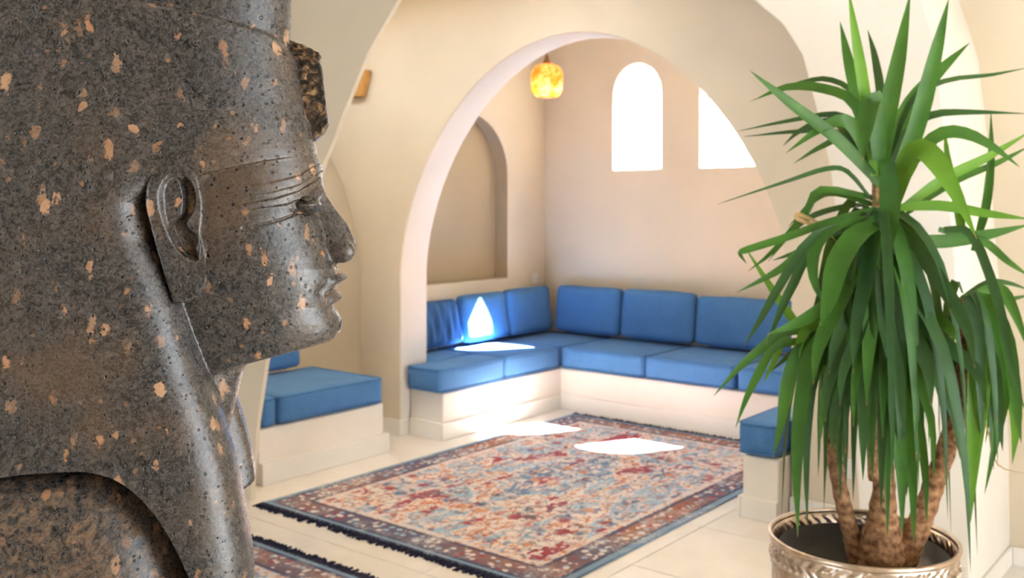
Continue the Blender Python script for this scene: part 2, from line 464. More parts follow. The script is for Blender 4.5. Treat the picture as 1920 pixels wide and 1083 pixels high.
# ------------------------------------------------------------------ stone bust (implicit surface, polygonised)
def m_granite(name, warm=0.0):
    m = NT(name); v = m.coord('Object')
    w = m.noise(v, 9, 3, .5, 0, 1)
    vw = m.n('ShaderNodeVectorMath', operation='MULTIPLY_ADD'); m.put(vw.inputs[0], w); vw.inputs[1].default_value = (.03, .03, .05); m.put(vw.inputs[2], v)
    vv_ = vw.outputs[0]
    fine = m.noise(vv_, 240, 5, .65, 1.2); mid = m.noise(vv_, 95, 4, .65, .9); big = m.noise(v, 7, 3, .5)
    base = m.ramp(fine, [(.32, (.004, .004, .0045)), (.45, (.022, .021, .022)), (.56, (.062, .060, .062)), (.70, (.19, .185, .185))])
    tone = m.ramp(mid, [(.36, (.007, .0065, .007)), (.48, (.032, .029, .027)), (.60, (.075, .064, .055)), (.75, (.19, .15, .115))])
    col = m.mix(.45, base, tone)
    brown = m.mix(m.gray(big, .45, .72), col, m.mix(.5, col, (.14, .083, .042, 1)))
    # warm feldspar flecks, stretched, of two sizes
    st = m.mapping(vv_, rot=(.2, .5, .1), scale=(1, 1, .55))
    cell = m.n('ShaderNodeTexVoronoi'); m.put(cell.inputs['Vector'], st); cell.inputs['Scale'].default_value = 85
    rr = m.n('ShaderNodeSeparateColor'); m.link(cell.outputs['Color'], rr.inputs[0])
    sel = m.math('GREATER_THAN', rr.outputs[0], .82 - .2 * warm)
    dd = m.math('ADD', cell.outputs['Distance'], m.math('MULTIPLY', m.math('SUBTRACT', mid, .5), 1.6))
    f1 = m.math('MULTIPLY', sel, m.math('SUBTRACT', 1.0, m.gray(m.math('SUBTRACT', dd, m.math('MULTIPLY', rr.outputs[1], .22)), .14, .30)))
    cell2 = m.n('ShaderNodeTexVoronoi'); m.put(cell2.inputs['Vector'], vv_); cell2.inputs['Scale'].default_value = 150
    r2 = m.n('ShaderNodeSeparateColor'); m.link(cell2.outputs['Color'], r2.inputs[0])
    f2 = m.math('MULTIPLY', m.math('GREATER_THAN', r2.outputs[1], .955), m.math('SUBTRACT', 1.0, m.gray(cell2.outputs['Distance'], .25, .45)))
    fleck = m.mix(rr.outputs[1], (.38, .18, .085, 1), (.46, .27, .16, 1))
    c3 = m.mix(m.math('MULTIPLY', f1, m.math('ADD', .35, m.math('MULTIPLY', rr.outputs[2], .6))), brown, fleck)
    c4 = m.mix(m.math('MULTIPLY', m.math('MULTIPLY', f2, r2.outputs[0]), .8), c3, (.30, .165, .09, 1))
    # dark pits
    pit = m.voro(vv_, 210); pc = m.n('ShaderNodeTexVoronoi'); m.put(pc.inputs['Vector'], vv_); pc.inputs['Scale'].default_value = 210
    r3 = m.n('ShaderNodeSeparateColor'); m.link(pc.outputs['Color'], r3.inputs[0])
    pm = m.math('MULTIPLY', m.math('GREATER_THAN', r3.outputs[2], .80), m.math('SUBTRACT', 1.0, m.gray(pit, .24, .40)))
    c5 = m.mix(pm, c4, (.006, .005, .005, 1))
    if warm > 0: c5 = m.mix(m.math('MULTIPLY', m.gray(mid, .4, .7), .75 * warm), c5, (.21, .13, .078, 1))
    ro = m.math('ADD', .16, m.math('MULTIPLY', fine, .24))
    m.set(color=m.mix(1.0, c5, (1.0, 1.0, 1.0, 1), 'MULTIPLY'), rough=ro, spec=.6)
    h = m.math('SUBTRACT', m.math('MULTIPLY', fine, .35), m.math('MULTIPLY', pm, 1.0))
    m.bump(m.math('ADD', h, m.math('MULTIPLY', mid, .35)), .6, .0016)
    return m.m
M['granite'] = m_granite('speckled_granite')
M['granite_warm'] = m_granite('brown_speckled_granite', 1.0)
def m_uraeus():
    m = NT('dark_brown_stone'); v = m.coord('Object')
    n = m.noise(v, 90, 4, .6, 1.0)
    c = m.ramp(n, [(.42, (.010, .007, .005)), (.52, (.05, .03, .016)), (.60, (.22, .125, .06)), (.7, (.30, .19, .10))])
    m.set(color=c, rough=.35, spec=.5); m.bump(m.noise(v, 160, 4), .6, .003)
    return m.m
M['uraeus'] = m_uraeus()

PX0, PY0 = 400.0, 385.0                 # profile drawing origin
ST_R = 1.15                              # distance of the bust
PHI = math.atan((PX0 - 960) / F_PX)
SZ_M = ST_R * math.cos(PHI) / F_PX       # metres per drawing unit (vertical)
SX_M = ST_R * math.cos(PHI) ** 2 / F_PX  # metres per drawing unit (horizontal)
TH = R(-9.0)
RR = ST_R / SX_M
def UN(px, py, y):
    """drawing coords of a point seen at (px, py) that lies y units off the bust's mid plane"""
    px = np.asarray(px, float); py = np.asarray(py, float)
    x = px - PX0
    for _ in range(4):
        yr = x * math.sin(TH) + y * math.cos(TH); k = 1 + yr / RR
        x = ((px - PX0) * k + y * math.sin(TH)) / math.cos(TH)
    return x + PX0, (py - PY0) * k + PY0
def curve_p(pts, y=0):   # x as a function of p
    a = np.array(pts, float); x, p = UN(a[:, 0], a[:, 1], y); o = np.argsort(p)
    return lambda q: np.interp(q, p[o], x[o])
def curve_x(pts, y=0):   # p as a function of x
    a = np.array(pts, float); x, p = UN(a[:, 0], a[:, 1], y); o = np.argsort(x)
    return lambda q: np.interp(q, x[o], p[o])
def lin(pairs):
    a = np.array(pairs, float); return lambda q: np.interp(q, a[:, 0], a[:, 1])
def smin(a, b, k):
    h = np.clip(.5 + .5 * (b - a) / k, 0, 1); return b + (a - b) * h - k * h * (1 - h)
def smax(a, b, k): return -smin(-a, -b, k)
def sstep(t, a, b):
    t = np.clip((t - a) / (b - a), 0, 1); return t * t * (3 - 2 * t)
def supel(x, y, xc, af, ab, b, n):
    dx = x - xc; a = np.where(dx > 0, af, ab)
    d = (np.abs(dx / a) ** n + np.abs(y / b) ** n) ** (1 / n)
    r = np.sqrt(dx * dx + y * y)
    return r * (1 - 1 / np.maximum(d, 1e-3))

xf_ = curve_p([(588, 200), (594, 258), (599, 280), (606, 299), (612, 331), (614, 352), (608, 366), (602, 385), (608, 425), (620, 460), (632, 490), (640, 504), (642, 530), (641, 545), (637, 575), (640, 590), (645, 607), (644, 624), (638, 640), (630, 660), (610, 700)])
bf_ = lin([(200, 128), (300, 132), (400, 138), (480, 136), (560, 122), (620, 108), (660, 98), (720, 90)])
xn_ = curve_p([(612, 340), (617, 358), (619, 366), (637, 392), (661, 421), (675, 449), (679, 461), (678, 472), (671, 482), (650, 494), (640, 505)])
wn_ = lin([(350, 12), (366, 15), (400, 19), (430, 27), (455, 36), (480, 38), (500, 34)])
xd_ = curve_p([(552, 40), (557, 78), (565, 133), (578, 199), (594, 258), (601, 283), (605, 320)])
bd_ = lin([(0, 160), (90, 163), (200, 166), (300, 172), (420, 176)])
YW = -128
xw_ = curve_p([(300, 240), (300, 303), (282, 380), (296, 450), (330, 530), (345, 570), (358, 620), (380, 690), (405, 760), (432, 850), (445, 900), (457, 970), (469, 1040), (473, 1100)], YW)
bw_ = lin([(200, 172), (300, 186), (400, 196), (600, 200), (800, 200), (1000, 204), (1100, 206)])
band1 = curve_x([(-300, 400), (200, 385), (300, 350), (387, 327), (480, 305), (560, 289), (599, 280), (640, 272)], -110)
band1_mid = curve_x([(560, 283), (599, 281), (640, 276)], 0)
groove = curve_x([(-300, 20), (0, 15), (200, 12), (400, 35), (510, 60), (548, 85), (600, 95)], -90)
cutx = np.array([(-400, 868), (0, 866), (100, 862), (180, 866), (240, 892), (300, 962), (350, 1062), (385, 1160), (405, 1300)], float)
cx_, cp_ = UN(cutx[:, 0], cutx[:, 1], -190)
gx = np.linspace(-420, 420, 200); gp = np.interp(gx, cx_, cp_)
gp = np.convolve(np.pad(gp, 6, 'edge'), np.ones(13) / 13, 'valid'); gs = np.gradient(gp, gx)
cut_ = lambda x: np.where(x > 415, 4000, np.interp(x, gx, gp)); cuts_ = lambda x: np.interp(x, gx, gs)
brA = curve_x([(455, 352), (464, 350), (510, 343), (564, 327), (605, 298), (640, 285)], -105)
brB = curve_x([(455, 384), (467, 381), (519, 372), (564, 357), (595, 336), (612, 318), (640, 300)], -105)
brC = curve_x([(455, 396), (469, 393), (537, 384), (577, 370), (620, 361), (640, 358)], -105)
brD = curve_x([(470, 427), (478, 424), (528, 413), (564, 399), (600, 392), (640, 390)], -105)

def bust(x, y, p):
    """signed field of the bust's pieces: face, headcloth, crown, shoulders"""
    ay = np.abs(y)
    # --- face
    fac = supel(x, y, 400., xf_(p) - 400., 170., bf_(p), 2.35)
    mp = p - 7 * (ay / 56) ** 2
    lip = np.clip(1 - (ay / 58) ** 2, 0, 1) ** .8
    front = sstep(x, 540, 580)
    B = 20 * np.exp(-((mp - 521) / 9.5) ** 2) * lip + 15 * np.exp(-((mp - 559) / 8.5) ** 2) * np.clip(1 - (ay / 50) ** 2, 0, 1)
    B = B - 7 * np.exp(-((mp - 543.5) / 3.2) ** 2) * lip ** .3 * sstep(66 - ay, 0, 8)
    B = B - 5 * np.exp(-((p - 576) / 7) ** 2 - (ay / 40) ** 2)
    B = B + 6 * np.exp(-((p - 612) / 24) ** 2 - (ay / 40) ** 2)
    B = B - 6 * np.exp(-((p - 543) / 12) ** 2 - ((ay - 66) / 9) ** 2)          # mouth corners
    B = B - 12 * np.exp(-((p - 384) / 22) ** 2 - ((ay - 46) / 34) ** 2)        # eye sockets
    B = B * front
    side = sstep(x, 468, 474)
    sb = lambda lo, hi, s=2.0: sstep(p - lo, -s, s) * sstep(hi - p, -s, s)
    a_, b_, c_, d_ = brA(x), brB(x), brC(x), brD(x)
    onside = sstep(ay, 14, 26)
    B = B + 3.2 * side * sb(a_, a_ + 17) + 4.2 * side * sb(b_, c_) * sstep(ay, 30, 40)
    B = B - 3.0 * side * np.exp(-((p - d_) / 2.2) ** 2) * sstep(ay, 40, 50)
    fac = fac - B
    # jaw
    jx, jp = UN(np.array([640., 471., 330.]), np.array([650., 687., 715.]), -40)
    jl = np.interp(x, jx[::-1], jp[::-1])
    jl = jl - .10 * ay
    fac = smax(fac, (p - jl) * .97, 16.)
    # eyes
    ex = np.sqrt(((x - 584) / 28) ** 2 + ((ay - 56) / 44) ** 2 + ((p - 385 + (ay - 58) * .08) / 18) ** 2)
    fac = smin(fac, (ex - 1) * 18, 4.)
    em = sstep(x, 548, 562) * sstep(46 - np.abs(ay - 56), 0, 8)
    eb = ((ay - 56) / 42) ** 2
    fac = fac + 3.6 * em * (np.exp(-((p - 371 - 9 * eb) / 2.2) ** 2) + np.exp(-((p - 401 + 9 * eb) / 2.2) ** 2))
    # nose
    no = supel(x, y, 585., xn_(p) - 585., 60., wn_(p), 1.95)
    no = smax(no, (p - (472 + (679 - x) * .66)) * .83, 9.)
    no = smax(no, 352 - p, 14.)
    al = (np.sqrt(((x - 650) / 24) ** 2 + ((ay - 26) / 15) ** 2 + ((p - 472) / 21) ** 2) - 1) * 16
    no = smin(no, al, 16.)
    no = smax(no, -(np.sqrt(((x - 656) / 11) ** 2 + ((ay - 15) / 8) ** 2 + ((p - 493) / 8) ** 2) - 1) * 8, 3.)
    fac = smin(fac, no, 8.)
    # neck
    t = np.clip((p - 620) / 260, 0, 1); nx = 396 - 62 * t
    nk = np.sqrt((x - nx) ** 2 + (y * .92) ** 2) - (80 - 3 * t)
    nk = np.maximum(np.maximum(nk, 560 - p), p - 905)
    fac = smin(fac, nk, 12.)
    fac = smax(fac, 225 - p, 12.)
    # --- headcloth: cap and hanging sides
    cap = supel(x, y, 180., xd_(p) - 180., 420., bd_(p), 2.5)
    lowb = np.where(ay < 60, band1_mid(x) + (band1(x) - band1_mid(x)) * (ay / 60) ** 2, band1(x))
    cap = smax(cap, (p - lowb) * .95, 3. + 26 * sstep(-x, -430, -330))
    cap = smax(cap, (groove(x) - p), 9.)
    mid = 46 * np.exp(-(ay / 52) ** 4) * sstep(p, 640, 760)
    wf = xw_(p)
    wig = supel(x, y, 20., wf - mid - 20., 256., bw_(p), 6.0)
    cut = cut_(x); sl = cuts_(x)
    wig = smax(wig, (p - cut) / np.sqrt(1 + sl * sl), 7.)
    wig = smax(wig, 230 - p, 30.)
    # the far lappet is broken off short
    wig = smax(wig, np.where(y > 10, (p - 945 + (x - 430) * .5) * .9, -50.), 10.)
    cloth = smin(cap, wig, 34.)
    kk = 4 + 30 * sstep(-x, -440, -360) * sstep(-p, -470, -400)
    # --- crown
    cr = supel(x, y, 180., 549 - 180., 400., 139., 2.4)
    cr = smax(cr, p - groove(x) - 25, 6.); cr = smax(cr, -170 - p, 50.)
    # --- shoulders
    bs = lin([(820, 120), (868, 168), (900, 184), (960, 200), (1040, 222), (1150, 250), (1320, 262)])(p)
    sh = supel(x, y, 40., np.interp(p, [850, 950, 1100, 1300], [250, 330, 372, 400.]), 330., bs, 2.6)
    sh = smax(sh, 846 - p, 20.); sh = smax(sh, p - 1310, 8.)
    return fac, cloth, cr, sh, kk

def bust_total(x, y, p):
    f, c, cr, s, kk = bust(x, y, p)
    r = smin(f, c, kk); r = smin(r, cr, 7.); return smin(r, s, 4.)

def surface_nets(F, xs, ys, ps):
    nx, ny, nz_ = F.shape
    S = F < 0
    cnt = np.zeros((nx-1, ny-1, nz_-1), np.uint8)
    corners = [(i, j, k) for i in (0, 1) for j in (0, 1) for k in (0, 1)]
    for i, j, k in corners: cnt += S[i:nx-1+i, j:ny-1+j, k:nz_-1+k]
    act = (cnt > 0) & (cnt < 8)
    I, J, K = np.nonzero(act)
    idx = -np.ones(act.shape, np.int32); idx[I, J, K] = np.arange(len(I))
    V = np.stack([F[I+i, J+j, K+k] for i, j, k in corners], 1)
    acc = np.zeros((len(I), 3)); num = np.zeros(len(I))
    for a in range(8):
        for b_ in range(a + 1, 8):
            ca, cb = np.array(corners[a]), np.array(corners[b_])
            if np.abs(ca - cb).sum() != 1: continue
            fa, fb = V[:, a], V[:, b_]; m_ = (fa < 0) != (fb < 0)
            t = np.where(m_, fa / np.where(m_, fa - fb, 1), 0)
            acc += np.where(m_[:, None], ca + (cb - ca) * t[:, None], 0); num += m_
    loc = acc / num[:, None]
    h = np.array([xs[1]-xs[0], ys[1]-ys[0], ps[1]-ps[0]])
    P = np.stack([xs[I], ys[J], ps[K]], 1) + loc * h
    quads = []
    for ax in range(3):
        a1, a2 = [a for a in range(3) if a != ax]
        sl0 = [slice(1, n - 1) for n in F.shape]; sl1 = list(sl0)
        sl0[ax] = slice(0, F.shape[ax] - 1); sl1[ax] = slice(1, F.shape[ax])
        A, B_ = S[tuple(sl0)], S[tuple(sl1)]
        E_ = np.argwhere(A != B_); off = np.array([1, 1, 1]); off[ax] = 0; E_ = E_ + off
        if not len(E_): continue
        fl = S[E_[:, 0], E_[:, 1], E_[:, 2]]
        d1 = np.zeros(3, int); d1[a1] = 1; d2 = np.zeros(3, int); d2[a2] = 1
        q = [idx[tuple((E_ - d1 * u - d2 * w).T)] for u, w in ((0, 0), (1, 0), (1, 1), (0, 1))]
        q = np.stack(q, 1); flip = fl if ax != 1 else ~fl
        q[~flip] = q[~flip][:, ::-1]; quads.append(q)
    return P, np.concatenate(quads)

def to_local(P):
    return np.stack([(P[:, 0] - PX0) * SX_M, P[:, 1] * SX_M, -(P[:, 2] - PY0) * SZ_M], 1)
def np_mesh(name, co, quads, normals=None):
    quads = quads[:, ::-1]; me = bpy.data.meshes.new(name)
    me.vertices.add(len(co)); me.vertices.foreach_set('co', np.ascontiguousarray(co, np.float32).ravel())
    nq = len(quads); me.loops.add(nq * 4); me.loops.foreach_set('vertex_index', np.ascontiguousarray(quads, np.int32).ravel())
    me.polygons.add(nq); me.polygons.foreach_set('loop_start', np.arange(0, nq * 4, 4, dtype=np.int32))
    me.polygons.foreach_set('use_smooth', np.ones(nq, bool))
    me.update(calc_edges=True); me.validate()
    if normals is not None: me.normals_split_custom_set_from_vertices(normals.tolist())
    return me

BUST_Z = CAM_H
bx_, by_ = ST_R * math.sin(PHI), ST_R * math.cos(PHI)
bust_e = empty('stone_bust', (bx_ * CA - by_ * SA, bx_ * SA + by_ * CA, CAM_H), YAW - PHI + TH)
tag(bust_e, 'large speckled grey granite bust in ancient headcloth, face in profile at left', 'statue')

def grid(x0, x1, y0, y1, p0, p1, h):
    xs, ys, ps = np.arange(x0, x1, h), np.arange(y0, y1, h), np.arange(p0, p1, h)
    F = bust_total(xs[:, None, None], ys[None, :, None], ps[None, None, :])
    return surface_nets(F.astype(np.float32), xs, ys, ps)
def grad_normals(fn, P):
    e = 1.2; n = np.zeros_like(P)
    for a in range(3):
        d = np.zeros(3); d[a] = e
        q, w = P + d, P - d
        n[:, a] = fn(q[:, 0], q[:, 1], q[:, 2]) - fn(w[:, 0], w[:, 1], w[:, 2])
    n = np.stack([n[:, 0] / SX_M, n[:, 1] / SX_M, -n[:, 2] / SZ_M], 1)
    return n / np.maximum(np.linalg.norm(n, axis=1, keepdims=True), 1e-9)

BOX = (430, 700, 255, 700)     # fine box round the front of the face (x0, x1, p0, p1)
P1, Q1 = grid(424, 704, -160, 161, 249, 704, 2.0)
P2, Q2 = grid(-300, 720, -285, 286, -190, 1326, 4.6)
c1 = P1[Q1].mean(1); c2 = P2[Q2].mean(1)
inb = lambda c, e: (c[:, 0] > BOX[0] + e) & (c[:, 0] < BOX[1] - e) & (c[:, 2] > BOX[2] + e) & (c[:, 2] < BOX[3] - e)
Q1 = Q1[inb(c1, -1.5)]; Q2 = Q2[~inb(c2, 1.5)]
Pa = np.concatenate([P1, P2]); Qa = np.concatenate([Q1, Q2 + len(P1)])
comp = bust(Pa[:, 0], Pa[:, 1], Pa[:, 2]); lab_v = np.argmin(np.stack(comp[:4], 1), 1)
lab_q = lab_v[Qa[:, 0]]; lab_q[(lab_q == 0) & (Pa[Qa[:, 0], 2] > 712)] = 4
for li in (0, 1, 2, 3, 4):            # hand stray islands to the part that surrounds them
    qi = np.nonzero(lab_q == li)[0]; q = Qa[qi]; lb = np.arange(len(Pa))
    for _ in range(4000):
        m_ = lb[q].min(1); old = lb[q].copy(); np.minimum.at(lb, q, m_[:, None].repeat(4, 1)); lb = lb[lb]
        if (lb[q] == old).all(): break
    ids, cn = np.unique(lb[q[:, 0]], return_counts=True)
    for i_, c_ in zip(ids, cn):
        if c_ < cn.max() * .2:
            isl = qi[lb[q[:, 0]] == i_]; vm = np.zeros(len(Pa), bool); vm[Qa[isl].ravel()] = True
            nb_ = vm[Qa].any(1) & (lab_q != li); 
            if nb_.any(): lab_q[isl] = np.bincount(lab_q[nb_]).argmax()
Na = grad_normals(bust_total, Pa); La = to_local(Pa)
for li, nm, mt in ((0, 'face', 'granite'), (1, 'headcloth', 'granite'), (2, 'crown', 'granite'), (3, 'shoulders', 'granite_warm'), (4, 'neck', 'granite')):
    q = Qa[lab_q == li]; used, inv = np.unique(q, return_inverse=True)
    obj(nm, np_mesh(nm, La[used], inv.reshape(-1, 4), Na[used]), M[mt], bust_e)

# polygon distance used by ear and uraeus
def poly_sd(X, Y, poly):
    d = np.full(np.broadcast(X, Y).shape, 1e9); ins_ = np.zeros(d.shape, bool); n = len(poly)
    for i in range(n):
        ax, ay = poly[i]; bx, by = poly[(i + 1) % n]
        ex, ey = bx - ax, by - ay; wx, wy = X - ax, Y - ay
        t = np.clip((wx * ex + wy * ey) / (ex * ex + ey * ey), 0, 1)
        d = np.minimum(d, (wx - ex * t) ** 2 + (wy - ey * t) ** 2)
        c = ((ay <= Y) & (by > Y)) | ((by <= Y) & (ay > Y))
        if abs(ey) > 1e-9: ins_ ^= c & (X < ax + (Y - ay) / ey * ex)
    return np.where(ins_, -1, 1) * np.sqrt(d)
def spl(poly, y, n=6):
    """smooth closed polygon through traced points"""
    a = np.array(poly, float); x, p = UN(a[:, 0], a[:, 1], y); P = np.stack([x, p], 1); out = []
    m_ = len(P)
    for i in range(m_):
        p0, p1, p2, p3 = P[i-1], P[i], P[(i+1) % m_], P[(i+2) % m_]
        for t in np.linspace(0, 1, n, endpoint=False):
            out.append(.5 * ((2*p1) + (-p0+p2)*t + (2*p0-5*p1+4*p2-p3)*t*t + (-p0+3*p1-3*p2+p3)*t**3))
    return np.array(out)
EY = -165
ear_o = spl([(329, 302), (302, 312), (281, 339), (276, 379), (284, 420), (294, 462), (306, 505), (316, 540), (326, 566), (356, 563), (381, 542), (392, 508), (386, 470), (377, 440), (380, 400), (378, 365), (369, 330), (351, 308)], EY)
ear_i = spl([(302, 366), (308, 342), (322, 328), (340, 327), (358, 340), (366, 366), (362, 396), (348, 420), (372, 446), (371, 486), (352, 484), (332, 466), (318, 440), (306, 405)], EY)
pk1 = spl([(334, 330), (352, 336), (365, 364), (362, 394), (346, 416), (342, 398), (344, 372), (340, 348)], EY)
pk2 = spl([(318, 424), (332, 412), (346, 402), (350, 426), (368, 444), (364, 466), (370, 486), (352, 480), (334, 464)], EY)
def ear_f(x, y, p):
    so = poly_sd(x, p, ear_o); si = poly_sd(x, p, ear_i); s1 = poly_sd(x, p, pk1); s2 = poly_sd(x, p, pk2)
    out = -162 - 13 * sstep(-x, -400, -290) + 5 * sstep(p, 480, 560)     # outer surface, back edge stands proud
    out = out + 7 * sstep(-si, -3, 7) + 17 * sstep(-s1, -3, 5) + 17 * sstep(-s2, -3, 5)
    out = out - 4.5 * np.exp(-((x - 326) / 12) ** 2 - ((p - 372) / 26) ** 2)
    f = smax(so, out - y, 9.)
    return smax(f, y + 120., 3.)
xs, ys, ps = np.arange(255, 415, 1.6), np.arange(-190, -112, 2.0), np.arange(285, 592, 1.6)
Fe = ear_f(xs[:, None, None], ys[None, :, None], ps[None, None, :]).astype(np.float32)
Pe, Qe = surface_nets(Fe, xs, ys, ps)
Ne = grad_normals(ear_f, Pe); Le = to_local(Pe)
obj('ear', np_mesh('ear', Le, Qe, Ne), M['granite'], bust_e)
fl = np.array([1, -1, 1.])
obj('ear', np_mesh('ear', Le * fl, Qe[:, ::-1], Ne * fl), M['granite'], bust_e)

ur = np.array([(525, 68), (556, 72), (580, 80), (605, 92), (609, 98), (606, 109), (611, 120), (618, 177), (624, 228), (614, 246), (597, 262), (570, 235), (540, 140)], float)
ux, up_ = UN(ur[:, 0], ur[:, 1], 0)
urp = np.stack([ux, up_], 1)
def ur_f(x, y, p):
    s = poly_sd(x, p, urp)
    rid = 2.2 * np.sin(p * .55) * sstep(-p, -125, -112) + 1.2 * np.sin(p * .31 + x * .2)
    return smax(s + .6 * np.sin(p * .9) * sstep(-p, -120, -105), np.abs(y) - (17 + 4 * sstep(p, 90, 150) + rid * .8), 4.)
xs, ys, ps = np.arange(535, 640, 1.6), np.arange(-30, 31, 1.6), np.arange(60, 275, 1.6)
Pu, Qu = surface_nets(ur_f(xs[:, None, None], ys[None, :, None], ps[None, None, :]).astype(np.float32), xs, ys, ps)
tag(obj('uraeus', np_mesh('uraeus', to_local(Pu), Qu, grad_normals(ur_f, Pu)), M['uraeus'], bust_e), 'broken dark brown brow ornament')

# plinth under the bust (below the frame)
zb = CAM_H - (1322 - PY0) * SZ_M
pl = empty('display_plinth', (bust_e.location.x, bust_e.location.y, 0), bust_e.rotation_euler.z)
tag(pl, 'pale square display plinth under the granite bust', 'plinth')
ox = -360 * SX_M
obj('shaft', box_bm(ox - .21, ox + .21, -.19, .19, .06, zb - .041, .006), M['plaster_light'], pl)
obj('foot', box_bm(ox - .235, ox + .235, -.215, .215, 0, .06, .006), M['plaster_light'], pl)
obj('cap', box_bm(ox - .23, ox + .23, -.21, .21, zb - .041, zb - .001, .006), M['plaster_light'], pl)

# ------------------------------------------------------------------ rugs
def m_rug(name, hx, hy, seed=0.0):
    m = NT(name); v = m.coord('Object')
    wn = m.noise(v, 26, 2, .5, 0, 1)
    wv = m.n('ShaderNodeVectorMath', operation='MULTIPLY_ADD'); m.put(wv.inputs[0], wn); wv.inputs[1].default_value = (.035, .035, 0); m.put(wv.inputs[2], v)
    sep = m.n('ShaderNodeSeparateXYZ'); m.link(v, sep.inputs[0])
    sw = m.n('ShaderNodeSeparateXYZ'); m.link(wv.outputs[0], sw.inputs[0])
    ax = m.math('ABSOLUTE', sw.outputs[0]); ay = m.math('ABSOLUTE', sw.outputs[1])
    X = m.math('ABSOLUTE', sep.outputs[0]); Y = m.math('ABSOLUTE', sep.outputs[1])
    d = m.math('MINIMUM', m.math('SUBTRACT', hx, X), m.math('SUBTRACT', hy, Y))
    cm = m.n('ShaderNodeCombineXYZ'); m.put(cm.inputs[0], ax); m.put(cm.inputs[1], ay); cm.inputs[2].default_value = seed
    mir = cm.outputs[0]
    CREAM, GREY = (.70, .62, .585, 1), (.56, .53, .54, 1)
    NAVY, BLUE_, SKY = (.022, .035, .095, 1), (.07, .17, .33, 1), (.27, .44, .60, 1)
    RED, ORANGE, RUST = (.30, .014, .030, 1), (.56, .22, .09, 1), (.32, .075, .04, 1)
    # field: mirrored zones filled with motifs of two sizes
    zone = m.n('ShaderNodeTexVoronoi'); m.put(zone.inputs['Vector'], m.mapping(mir, scale=(1, .7, 1))); zone.inputs['Scale'].default_value = 4.0
    zs = m.n('ShaderNodeSeparateColor'); m.link(zone.outputs['Color'], zs.inputs[0])
    zoneN = m.noise(m.mapping(v, loc=(seed, 3, 0), scale=(1, .5, 1)), 4.2, 4, .65)
    zval = m.math('ADD', m.math('MULTIPLY', zs.outputs[0], .5), m.math('MULTIPLY', m.gray(zoneN, .3, .7), .5))
    zcol = m.ramp(zval, [(0, RED), (.20, CREAM), (.32, ORANGE), (.36, CREAM), (.44, SKY), (.55, GREY), (.63, BLUE_), (.70, CREAM), (.80, RED), (.90, SKY)], 'CONSTANT')
    def motif(scale, lo, hi):
        t = m.n('ShaderNodeTexVoronoi'); m.put(t.inputs['Vector'], mir); t.inputs['Scale'].default_value = scale
        c_ = m.n('ShaderNodeSeparateColor'); m.link(t.outputs['Color'], c_.inputs[0])
        return t.outputs['Distance'], c_.outputs, m.math('SUBTRACT', 1.0, m.gray(t.outputs['Distance'], lo, hi))
    dA, cA, blob = motif(12.5, .28, .44)
    mcol = m.ramp(cA[1], [(0, CREAM), (.16, RED), (.34, CREAM), (.46, SKY), (.56, BLUE_), (.68, RED), (.78, ORANGE), (.86, GREY), (.93, NAVY)], 'CONSTANT')
    fld = m.mix(m.math('MULTIPLY', blob, m.math('GREATER_THAN', cA[0], .45)), zcol, mcol)
    ring = m.math('MULTIPLY', m.gray(dA, .40, .43), m.math('SUBTRACT', 1.0, m.gray(dA, .47, .52)))
    fld = m.mix(m.math('MULTIPLY', ring, .6), fld, m.mix(m.math('GREATER_THAN', cA[2], .5), NAVY, RED))
    dB, cB, blobB = motif(29, .26, .42)
    fine_c = m.ramp(cB[1], [(0, (.74, .66, .62, 1)), (.40, RED), (.55, (.74, .66, .62, 1)), (.70, BLUE_), (.82, NAVY), (.92, ORANGE)], 'CONSTANT')
    fld = m.mix(m.math('MULTIPLY', m.math('MULTIPLY', blobB, m.math('GREATER_THAN', cB[0], .42)), .85), fld, fine_c)
    vine = m.math('PINGPONG', m.noise(mir, 7, 2, .5, .6), .06)
    fld = m.mix(m.math('MULTIPLY', m.math('SUBTRACT', 1.0, m.gray(vine, .004, .010)), .6), fld, m.mix(m.gray(zoneN, .48, .52), NAVY, RUST))
    rad = m.math('SQRT', m.math('ADD', m.math('MULTIPLY', m.math('MULTIPLY', ax, ax), 2.6), m.math('MULTIPLY', ay, ay)))
    wob = m.math('ADD', rad, m.math('MULTIPLY', m.math('SINE', m.math('MULTIPLY', m.math('ARCTAN2', ay, ax), 12)), .035))
    rng = m.math('PINGPONG', wob, .16)
    fld = m.mix(m.math('MULTIPLY', m.math('SUBTRACT', 1.0, m.gray(rng, .010, .022)), m.math('SUBTRACT', .8, m.gray(rad, .35, 1.0))), fld, BLUE_)
    # border
    bm_ = m.n('ShaderNodeTexVoronoi'); m.put(bm_.inputs['Vector'], mir); bm_.inputs['Scale'].default_value = 27
    bs_ = m.n('ShaderNodeSeparateColor'); m.link(bm_.outputs['Color'], bs_.inputs[0])
    side = m.gray(m.noise(v, 1.1, 1), .40, .60)
    bbase = m.mix(side, (.085, .07, .13, 1), (.30, .115, .05, 1))
    bcol = m.mix(m.math('SUBTRACT', 1.0, m.gray(bm_.outputs['Distance'], .28, .46)), bbase, m.ramp(bs_.outputs[2], [(0, CREAM), (.35, ORANGE), (.6, GREY), (.8, SKY), (.9, RED)], 'CONSTANT'))
    col = m.mix(m.gray(d, .175, .185), m.mix(m.gray(d, .155, .162), bcol, (.06, .04, .085, 1)), fld)
    lin1 = m.mix(m.gray(d, .03, .036), (.16, .27, .40, 1), m.mix(m.gray(d, .05, .056), NAVY, col))
    inner = m.math('MULTIPLY', m.gray(d, .185, .19), m.math('SUBTRACT', 1.0, m.gray(d, .215, .222)))
    col = m.mix(m.math('MULTIPLY', inner, .8), lin1, m.mix(m.gray(bm_.outputs['Distance'], .3, .4), ORANGE, CREAM))
